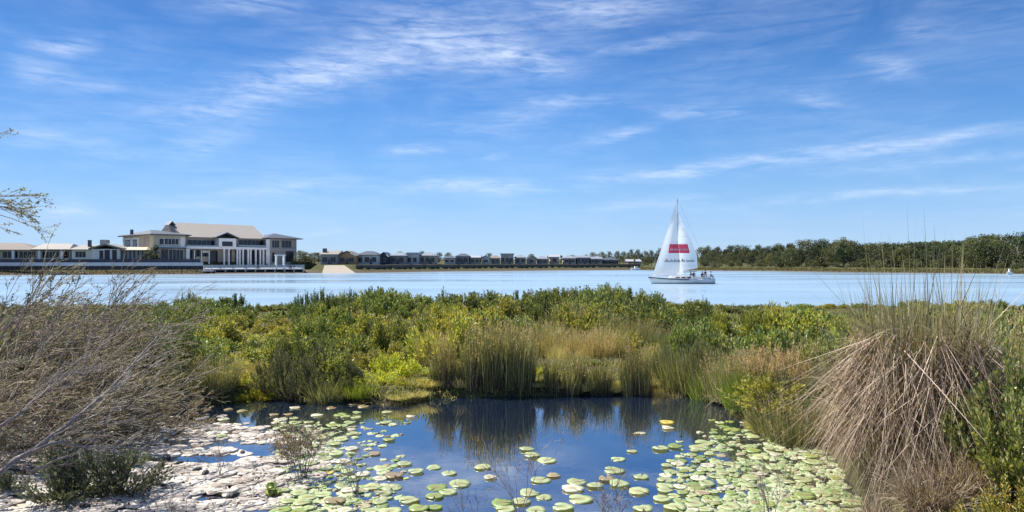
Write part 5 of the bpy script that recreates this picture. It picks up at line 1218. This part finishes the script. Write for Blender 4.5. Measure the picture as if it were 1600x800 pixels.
# leafy bushes at the right edge
LB = leafmat('fresh_leaves', [(.07,.11,.03),(.16,.22,.06),(.3,.36,.12),(.5,.5,.23)], .38, .3, .5)
LY = leafmat('fresh_yellow_leaves', [(.1,.15,.03),(.22,.26,.05),(.4,.38,.1),(.5,.33,.08)], .4, .35, .5)
LBP = Pool([shrub_maker('leafy_bush', LB, 1.5, .75, 210, 62, .055, .03, 1.1, .45, 71, clump=15), shrub_maker('leafy_bush', LY, 1.0, .6, 130, 60, .042, .02, 1.0, .5, 72, clump=12)])
for i, px, D, top, wf, lab in ((0, 1606, 6.35, 500, .85, 'bright green leafy bush at the right edge beside the huge tussock'), (0, 1720, 6.6, 500, .8, 'tall leafy bush mostly beyond the right edge'), (0, 1530, 9.8, 488, .9, 'leafy green bush behind and left of the bright one at the right edge'), (1, 1610, 4.9, 705, .6, 'yellow green leafy bush in the lower right corner'), (1, 1560, 5.2, 742, .5, 'small yellow tipped bush left of the lower right corner bush')):
    x = (px - 800) / FPX * D; z = G1(x, D); h = EYE + (HY - top) / FPX * D - z; s = h / (1.5 if i == 0 else 1.0) / 1.02
    o = LBP.place(i, (x, D, z - .02), rt.uniform(0, 6), (wf, wf, s)); tag(o, lab, 'bush', 'leafy bushes at the right edge')
# dark small shrub on the pale mat, lower left
rng = np.random.default_rng(81)
SM = Pool([shrub_maker('low_dark_shrub', leafmat('grey_dark_leaves', [(.04,.055,.04),(.11,.135,.09),(.25,.27,.2)], .5, .2, .4), .42, .42, 90, 26, .034, .018, 1.0, .4, 82, clump=9)])
for px, D, s, lab in ((105, 7.75, 1.4, 'low dark grey green shrub on the pale mat, left of two'), (182, 7.8, 1.3, 'low dark grey green shrub on the pale mat, right of two'), (205, 8.9, .6, 'tiny dark shrub behind the two low ones on the pale mat'), (10, 8.0, .55, 'tiny dark shrub on the pale mat at the left edge')):
    x = (px - 800) / FPX * D; o = SM.place(0, (x, D, max(G1(x, D), POND_Z)), rt.uniform(0, 6), s); tag(o, lab, 'shrub', 'low shrubs on the pale mat')

# ------------------------------------------------------------------ pond: mat of dead leaves, stones, twigs, lily pads
rng = np.random.default_rng(91)
def pad_mesh(g, c, rad, az_, tilt, n=13, notch=.35, curl=.02, thick=.004):
    t = np.linspace(notch / 2, 2 * np.pi - notch / 2, n); rr = rad * (1 + .05 * np.sin(3 * t + az_) + rng.normal(0, .02, n))
    z = curl * (np.sin(2 * t + az_ * 3) * .6 + rng.normal(0, .35, n)); x = rr * np.cos(t); y = rr * np.sin(t)
    v = np.zeros((2 * n + 1 + n, 3)); v[0] = (0, 0, .004); v[1:n+1] = np.stack([x * .6, y * .6, z * .25 + .003], -1); v[n+1:2*n+1] = np.stack([x, y, z + .005], -1); v[2*n+1:] = np.stack([x * .995, y * .995, z - thick], -1)
    ca_, sa_ = np.cos(az_), np.sin(az_); v = v @ np.array([[ca_, sa_, 0], [-sa_, ca_, 0], [0, 0, 1]]); ct, st2 = np.cos(tilt), np.sin(tilt); v = v @ np.array([[1, 0, 0], [0, ct, st2], [0, -st2, ct]])
    i = np.arange(n - 1); tt = np.stack([np.zeros(n - 1, int), 1 + i, 2 + i], -1); q_ = np.concatenate([np.stack([1 + i, n + 1 + i, n + 2 + i, 2 + i], -1), np.stack([n + 1 + i, 2*n + 1 + i, 2*n + 2 + i, n + 2 + i], -1)])
    g.add(v + np.asarray(c), q_, tt)
def padmat(name, cols, rough=.35, center=None, spec=.6):
    m = leafmat(name, cols, rough, .12, spec, objvar=.1); nt = m.node_tree; b = nt.nodes['Principled BSDF']; N = nt.nodes; L = nt.links
    # veins and a darker reddish eye near the stalk, brown blotches
    tcn = N.new('ShaderNodeTexCoord'); ln_ = N.new('ShaderNodeVectorMath'); ln_.operation = 'LENGTH'; L.new(tcn.outputs['Object'], ln_.inputs[0])
    mr = N.new('ShaderNodeMapRange'); mr.inputs[1].default_value = .015; mr.inputs[2].default_value = .06; mr.inputs[3].default_value = 1; mr.inputs[4].default_value = 0; L.new(ln_.outputs['Value'], mr.inputs[0])
    nz = N.new('ShaderNodeTexNoise'); nz.inputs['Scale'].default_value = 14; nz.inputs['Detail'].default_value = 4; L.new(tcn.outputs['Object'], nz.inputs['Vector'])
    m2 = N.new('ShaderNodeMapRange'); m2.inputs[1].default_value = .56; m2.inputs[2].default_value = .7; L.new(nz.outputs[0], m2.inputs[0])
    mx = N.new('ShaderNodeMath'); mx.operation = 'MAXIMUM'; L.new(mr.outputs[0], mx.inputs[0]); L.new(m2.outputs[0], mx.inputs[1]); ms = N.new('ShaderNodeMath'); ms.operation = 'MULTIPLY'; ms.inputs[1].default_value = .6; L.new(mx.outputs[0], ms.inputs[0])
    x = N.new('ShaderNodeMix'); x.data_type = 'RGBA'; L.new(ms.outputs[0], x.inputs[0]); src = b.inputs['Base Color'].links[0].from_socket; L.new(src, x.inputs[6]); x.inputs[7].default_value = (*(center or (.3, .17, .06)), 1); L.new(x.outputs[2], b.inputs['Base Color'])
    return m
PADM = [padmat('pale_pad', [(.3,.36,.16),(.45,.49,.27)]), padmat('green_pad', [(.18,.25,.06),(.3,.36,.13)]), padmat('cream_pad', [(.5,.49,.36),(.58,.56,.42)]), padmat('brown_pad', [(.24,.19,.1),(.36,.3,.18)]), padmat('yellow_pad', [(.55,.45,.08),(.5,.36,.06)])]
PADN = ['pale green', 'bright green', 'cream white', 'brown', 'yellow']
def pad_maker(mi, seed):
    def mk():
        global rng
        rng = np.random.default_rng(seed); g = G(); pad_mesh(g, (0, 0, 0), .1, rng.uniform(0, 6), 0, 17, U(.2, .5), U(.003, .011), .002); o = g.build('lily_pad', PADM[mi], smooth=True); return o
    return mk
PADS = Pool([pad_maker(m, 100 + m * 10 + v) for m in range(5) for v in range(4)])
pads = []; rp = random.Random(8)
def add_pad(px, py, size=1.0, mi=None, force=False):
    D = (EYE - POND_Z) * FPX / (py - HY); x = (px - 800) / FPX * D; s = size * rp.uniform(.8, 1.2)
    if pond_sd(x, D) < .12: return False
    if not force:
        for (qx, qy, qs) in pads:
            if math.hypot(qx - x, qy - D) < (.1 * (s + qs)) * .82: return False
    pads.append((x, D, s)); mi = rp.choices([0, 1, 2, 3, 4], [5, 2, 1.3, .25, .06])[0] if mi is None else mi
    o = PADS.place(mi * 4 + rp.randrange(4), (x, D, POND_Z + .004 + .0022 * (len(pads) % 9)), rp.uniform(0, 6.28), s); o.rotation_euler = (rp.uniform(-.04, .04), rp.uniform(-.04, .04), rp.uniform(0, 6.28))
    pad_items.append((o, PADN[mi] + ' lily pad', px, py)); return True
pad_items = []
for t_ in [(518,638,1,3),(555,632,1,3),(568,636,1,3),(605,645,1,0),(603,661,1.1,0),(608,688,.8,1),(642,652,.8,2),(535,667,1,0),(518,678,1,0),(503,684,1,0),(533,687,1,0),(550,672,.9,2),(550,702,1,2),(585,710,1,3),(537,722,1,2),(510,734,1,0),(543,738,1,0),
           (678,731,1.1,0),(702,740,1,0),(719,757,1.15,0),(700,770,1,0),(754,731,1,0),(766,747,.8,2),(632,726,1.1,0),(650,738,1,0),(616,745,1.1,3),(598,732,1.2,0),(595,748,1,2),(582,762,1,0),(600,772,1,0),(567,742,1,2),(640,783,1,0),(655,796,1.1,1),
           (824,703,1.1,0),(832,713,1,0),(855,720,1.1,0),(966,718,1,0),(960,736,1.1,0),(988,706,.9,0),(1002,746,1.1,0),(1042,661,1,4),(1044,670,.9,2),(1032,702,1,0),(1056,699,1,1),(1002,677,.7,2),(995,678,.6,3),(845,751,1.1,0),(865,744,.9,3),(902,755,1.1,0),(895,765,1.1,2),(930,760,1.1,0),(948,750,1,3),(968,758,1.2,0),(828,771,1,0),(850,778,1.1,0),(907,781,1.3,0),(785,787,1.3,1),(815,785,1,0),(880,794,1.2,0),(1035,781,1.2,0),(1005,797,1.2,0),(1055,795,1.3,0),(1050,738,1,0),(1040,760,1,0)]: add_pad(*t_, force=True)
def region(n, x0, x1, y0, y1, pr, size=(.8, 1.15), mi=None, tries=40):
    c = 0
    for _ in range(n * tries):
        if c >= n or len(pads) >= 296: break
        px = rp.uniform(x0, x1); py = rp.uniform(y0, y1)
        if rp.random() > pr(px, py): continue
        m_ = mi(px, py) if mi else None
        if add_pad(px, py, rp.uniform(*size), m_): c += 1
gm = lambda px, py: rp.choices([0, 1, 2, 3], [5, 5 if px > 1150 else 2.5, .9, .2])[0]
region(108, 1060, 1345, 652, 830, lambda px, py: 0 if (1110 < px < 1170 and 690 < py < 725) or px < 1100 and py < 700 else min(1, (px - 1030) / 110 + (py - 700) / 200 + .2), mi=gm, size=(.5, 1.3))
region(40, 1040, 1150, 720, 830, lambda px, py: .8, mi=gm, size=(.65, 1.25))
region(34, 430, 620, 735, 830, lambda px, py: .8)
region(24, 450, 560, 640, 735, lambda px, py: .6)
region(16, 620, 1060, 760, 840, lambda px, py: .5)
region(14, 340, 470, 638, 690, lambda px, py: .7, mi=lambda a, b: rp.choice([2, 2, 3, 0]))
# labels: singled out where few, shared in the dense beds
def pad_zone(px, py):
    row = 'far' if py < 690 else 'middle' if py < 735 else 'near' if py < 772 else 'nearest'
    c = 'at the left mat edge' if px < 500 else 'in the left bed' if px < 625 else 'on open water left of centre' if px < 790 else 'on open water at centre' if px < 940 else 'on open water right of centre' if px < 1060 else 'in the right bed, left part' if px < 1130 else 'in the right bed, middle part' if px < 1210 else 'in the right bed beside the tussock'
    return f'{c}, {row} rows'
cells = {}
for o, k, px, py in pad_items: cells.setdefault((k, pad_zone(px, py)), []).append((px, o))
words = ['leftmost'] + [w + ' from left' for w in ('second', 'third', 'fourth', 'fifth', 'sixth', 'seventh', 'eighth', 'ninth', 'tenth', 'eleventh', 'twelfth', 'thirteenth', 'fourteenth', 'fifteenth')]
for (k, z_), L_ in cells.items():
    L_.sort(key=lambda t: t[0]); n = len(L_)
    for i, (px, o) in enumerate(L_):
        l = f'{k} {z_}'
        if 1 < n <= 16: l += ', ' + ('rightmost' if i == n - 1 else words[i])
        tag(o, l, 'lily pad', 'lily pads floating on the pond')
# small scraps, submerged and overlapping leaf bits between the pads of the right and left beds (uncountable)
g = G(); rng = np.random.default_rng(15); cnt = 0
for _ in range(2600):
    if rng.random() < .6: px, py = U(1060, 1345), U(670, 830); ok = rng.random() < min(1, (px - 1040) / 200 + (py - 690) / 220)
    else: px, py = U(420, 640), U(660, 830); ok = rng.random() < .8 * (1 - abs(px - 500) / 160)
    if not ok: continue
    D = 2.6 * FPX / (py - HY); x = (px - 800) / FPX * D
    if pond_sd(x, D) < .05 : continue
    pad_mesh(g, (x, D, POND_Z + .002 + .0009 * (cnt % 3)), U(.02, .075), U(0, 6.28), rng.normal(0, .08), 8, .4, .008); cnt += 1
tag(g.build('floating_leaf_scraps', leafmat('leaf_scraps', [(.16,.22,.08),(.3,.36,.16),(.42,.44,.28),(.26,.2,.11)], .5, .1, .5, objvar=0)), 'small floating leaf scraps between the lily pads', 'leaf litter', kind='stuff')
# dead mat: thousands of bleached curled pads on the silt
g = G(); g2 = G(); cnt = 0
while cnt < 4200:
    py = 640 + 190 * rng.random() ** .8; px = U(-60, 520); D = 2.6 * FPX / (py - HY); x = (px - 800) / FPX * D
    m_ = float(mat_mask(np.array([x]), np.array([D]))[0])
    if m_ * .95 + .05 * (rng.random() < .2) < rng.random(): cnt += 1 if rng.random() < .02 else 0; continue
    z = max(G1(x, D), POND_Z) + U(.0, .007)
    pad_mesh(g, (x, D, z), U(.03, .12), U(0, 6.28), rng.normal(0, .025), 10, U(.2, .9), .004, .0012); cnt += 1
tag(g.build('dead_leaf_mat', leafmat('bleached_leaves', [(0.34, 0.297, 0.255), (0.425, 0.383, 0.332), (0.484, 0.442, 0.391), (0.527, 0.493, 0.433), (0.399, 0.357, 0.306), (0.255, 0.204, 0.162)], .75, .1, .25, objvar=0)), 'pale mat of bleached dead lily leaves covering the left side of the pond', 'leaf litter', kind='stuff')
g = G(); n = 1500; gp = U(-40, 500, n); gy = 650 + 180 * U(0, 1, n); gd = 2.6 * FPX / (gy - HY); gx = (gp - 800) / FPX * gd; mm_ = mat_mask(gx, gd); k = mm_ > .6; gx, gd = gx[k], gd[k]; n = len(gx)
gz_ = np.maximum(gz(gx, gd), POND_Z) + .012; a = U(0, 6.28, n); blades(g, np.stack([gx, gd, gz_], -1), np.stack([np.cos(a), np.sin(a), U(0, .35, n)], -1), U(.03, .22, n), U(.004, .012, n), U(0, .3, n), 3, .2)
leaves(g, np.stack([gx, gd, gz_], -1)[:500] + np.array([.03, 0, 0]), np.stack([np.cos(a), np.sin(a), U(0, .3, n)], -1)[:500], .05, .03)
tag(g.build('dark_debris', leafmat('dark_debris', [(.03,.022,.018),(.09,.07,.05),(.2,.16,.12)], .8, 0, .3, objvar=0)), 'dark stalks and bits of rotten leaf scattered over the pale mat', 'debris', kind='stuff')
ST_M = mat('dark_wet_stone', (.04, .035, .035), .6, .4, 8, bump=.6, bscale=20)
def stone_maker(seed):
    def mk():
        r2 = random.Random(seed); b = MB(); nu, nv = 12, 7
        for j in range(nv):
            ph = math.pi * (j + .5) / nv
            for i in range(nu):
                a = 2 * math.pi * i / nu; q_ = .1 * (1 + .22 * math.sin(2 * a + seed) + r2.uniform(-.08, .08)); b.v.append((q_ * math.sin(ph) * math.cos(a), q_ * .8 * math.sin(ph) * math.sin(a), .055 * math.cos(ph) + .03))
        b.f = [(j*nu+i, (j+1)*nu+i, (j+1)*nu+(i+1)%nu, j*nu+(i+1)%nu) for j in range(nv-1) for i in range(nu)] + [tuple(range(nu)), tuple((nv-1)*nu + k for k in range(nu))[::-1]]
        return b.build('stone', ST_M, None, True)
    return mk
SP = Pool([stone_maker(1), stone_maker(2), stone_maker(3)])
for k, (px, py, s, lab) in enumerate([(261, 716, 1.0, 'round dark stone on the pale mat, left of the stone pair'), (280, 727, .8, 'small dark stone just right of the round one'), (308, 737, .85, 'dark stone, left of the pair on the pale mat'), (321, 742, .9, 'dark stone, right of the pair on the pale mat'),
        (379, 708, .75, 'dark pointed stone in the upper right of the pale mat'), (364, 778, 1.3, 'largest dark stone near the bottom of the pale mat'), (133, 797, .9, 'dark stone at the bottom edge below the low shrub'), (300, 652, 1.1, 'dark stone at the back of the mat by the brush'), (330, 782, .8, 'dark stone left of the largest one'), (255, 762, .6, 'tiny dark stone in the middle of the mat')]):
    D = 2.6 * FPX / (py - HY); x = (px - 800) / FPX * D; o = SP.place(k % 3, (x, D, max(G1(x, D), POND_Z) + .0), rp.uniform(0, 6), s * .62); tag(o, lab, 'stone', 'dark stones on the pale mat')
# upturned green leaf tuft
D = 2.6 * FPX / (775 - HY); g = G(); rng = np.random.default_rng(4)
for k in range(7): pad_mesh(g, (U(-.06, .06), U(-.04, .04), .03 + .015 * k), U(.03, .06), U(0, 6), U(.3, 1.0), 11, .3, .02)
o = g.build('upturned_leaves', padmat('olive_pad', [(.12, .16, .02), (.26, .27, .04)])); o.location = ((425 - 800) / FPX * D, D, POND_Z); tag(o, 'olive green upturned leaf tuft at the right edge of the pale mat', 'plant')
# dry twig plants standing in the pond
def pondtw(px, py, spread, h, n, label, seed, leaf=1, L=.3, sub=6, lm=None, leafn=3):
    D = 2.6 * FPX / (py - HY); x = (px - 800) / FPX * D; r2 = random.Random(seed)
    tips = [(x + r2.uniform(-spread, spread), D + r2.uniform(-spread, spread) * .5, POND_Z + h * r2.uniform(.6, 1.05)) for _ in range(n)]
    twig_plant('dry_twig_plant', (x, D, POND_Z - .1), tips, label, leaf, seed, 'plant', .005, sub, L, lm, leafn, .03)
DL = leafmat('dry_small_leaves', [(.14,.12,.07),(.3,.24,.16),(.42,.36,.26)], .7, .2)
pondtw(474, 748, .3, .62, 11, 'bushy grey twig plant standing at the right edge of the pale mat', 201, 1, .3, 7, DL, 4)
pondtw(455, 735, .25, .42, 7, 'small dry twig plant left of the bushy one at the mat edge', 202, 1, .25, 6, DL, 4)
pondtw(735, 850, .18, .55, 3, 'single forked pale twig rising among the centre lily pads', 203, 0, .22, 4)
pondtw(812, 800, .35, .6, 6, 'faint wide twig fan over open water at the pond centre', 204, 0, .3, 5)
pondtw(950, 840, .25, .55, 9, 'reddish twig bundle at the bottom edge right of centre', 205, 0, .22, 5, None)
pondtw(1205, 830, .2, .6, 6, 'dry twigs standing in the right lily bed at the bottom edge', 206, 0, .2, 5)
pondtw(560, 770, .3, .45, 5, 'fine bare twigs among the left lily bed', 207, 0, .22, 5)
pondtw(250, 850, .3, .4, 6, 'fine bare twigs on the pale mat at the bottom edge', 208, 0, .25, 5)
pondtw(345, 745, .12, .5, 4, 'thin upright stalks in the middle of the pale mat', 209, 0, .1, 2)
# young reed stalks standing in the right bed
rng = np.random.default_rng(33)
for k, (px, py, lab) in enumerate(((1165, 735, 'thin reed stalks standing in the small clear patch of the right lily bed'), (1095, 650, 'thin reed stalks in dark water under the right bank'), (1235, 745, 'thin reed stalks amid the right lily bed'))):
    D = 2.6 * FPX / (py - HY); x = (px - 800) / FPX * D; g = G(); n = 12; b = np.stack([U(-.2, .2, n), U(-.1, .1, n), np.full(n, -.1)], -1); blades(g, b, np.stack([U(-.3, .3, n), U(-.2, .2, n), np.ones(n)], -1), U(.25, .45, n), .006, .1, 4)
    o = g.build('reed_stalks', L_OL); o.location = (x, D, POND_Z); tag(o, lab, 'reeds')
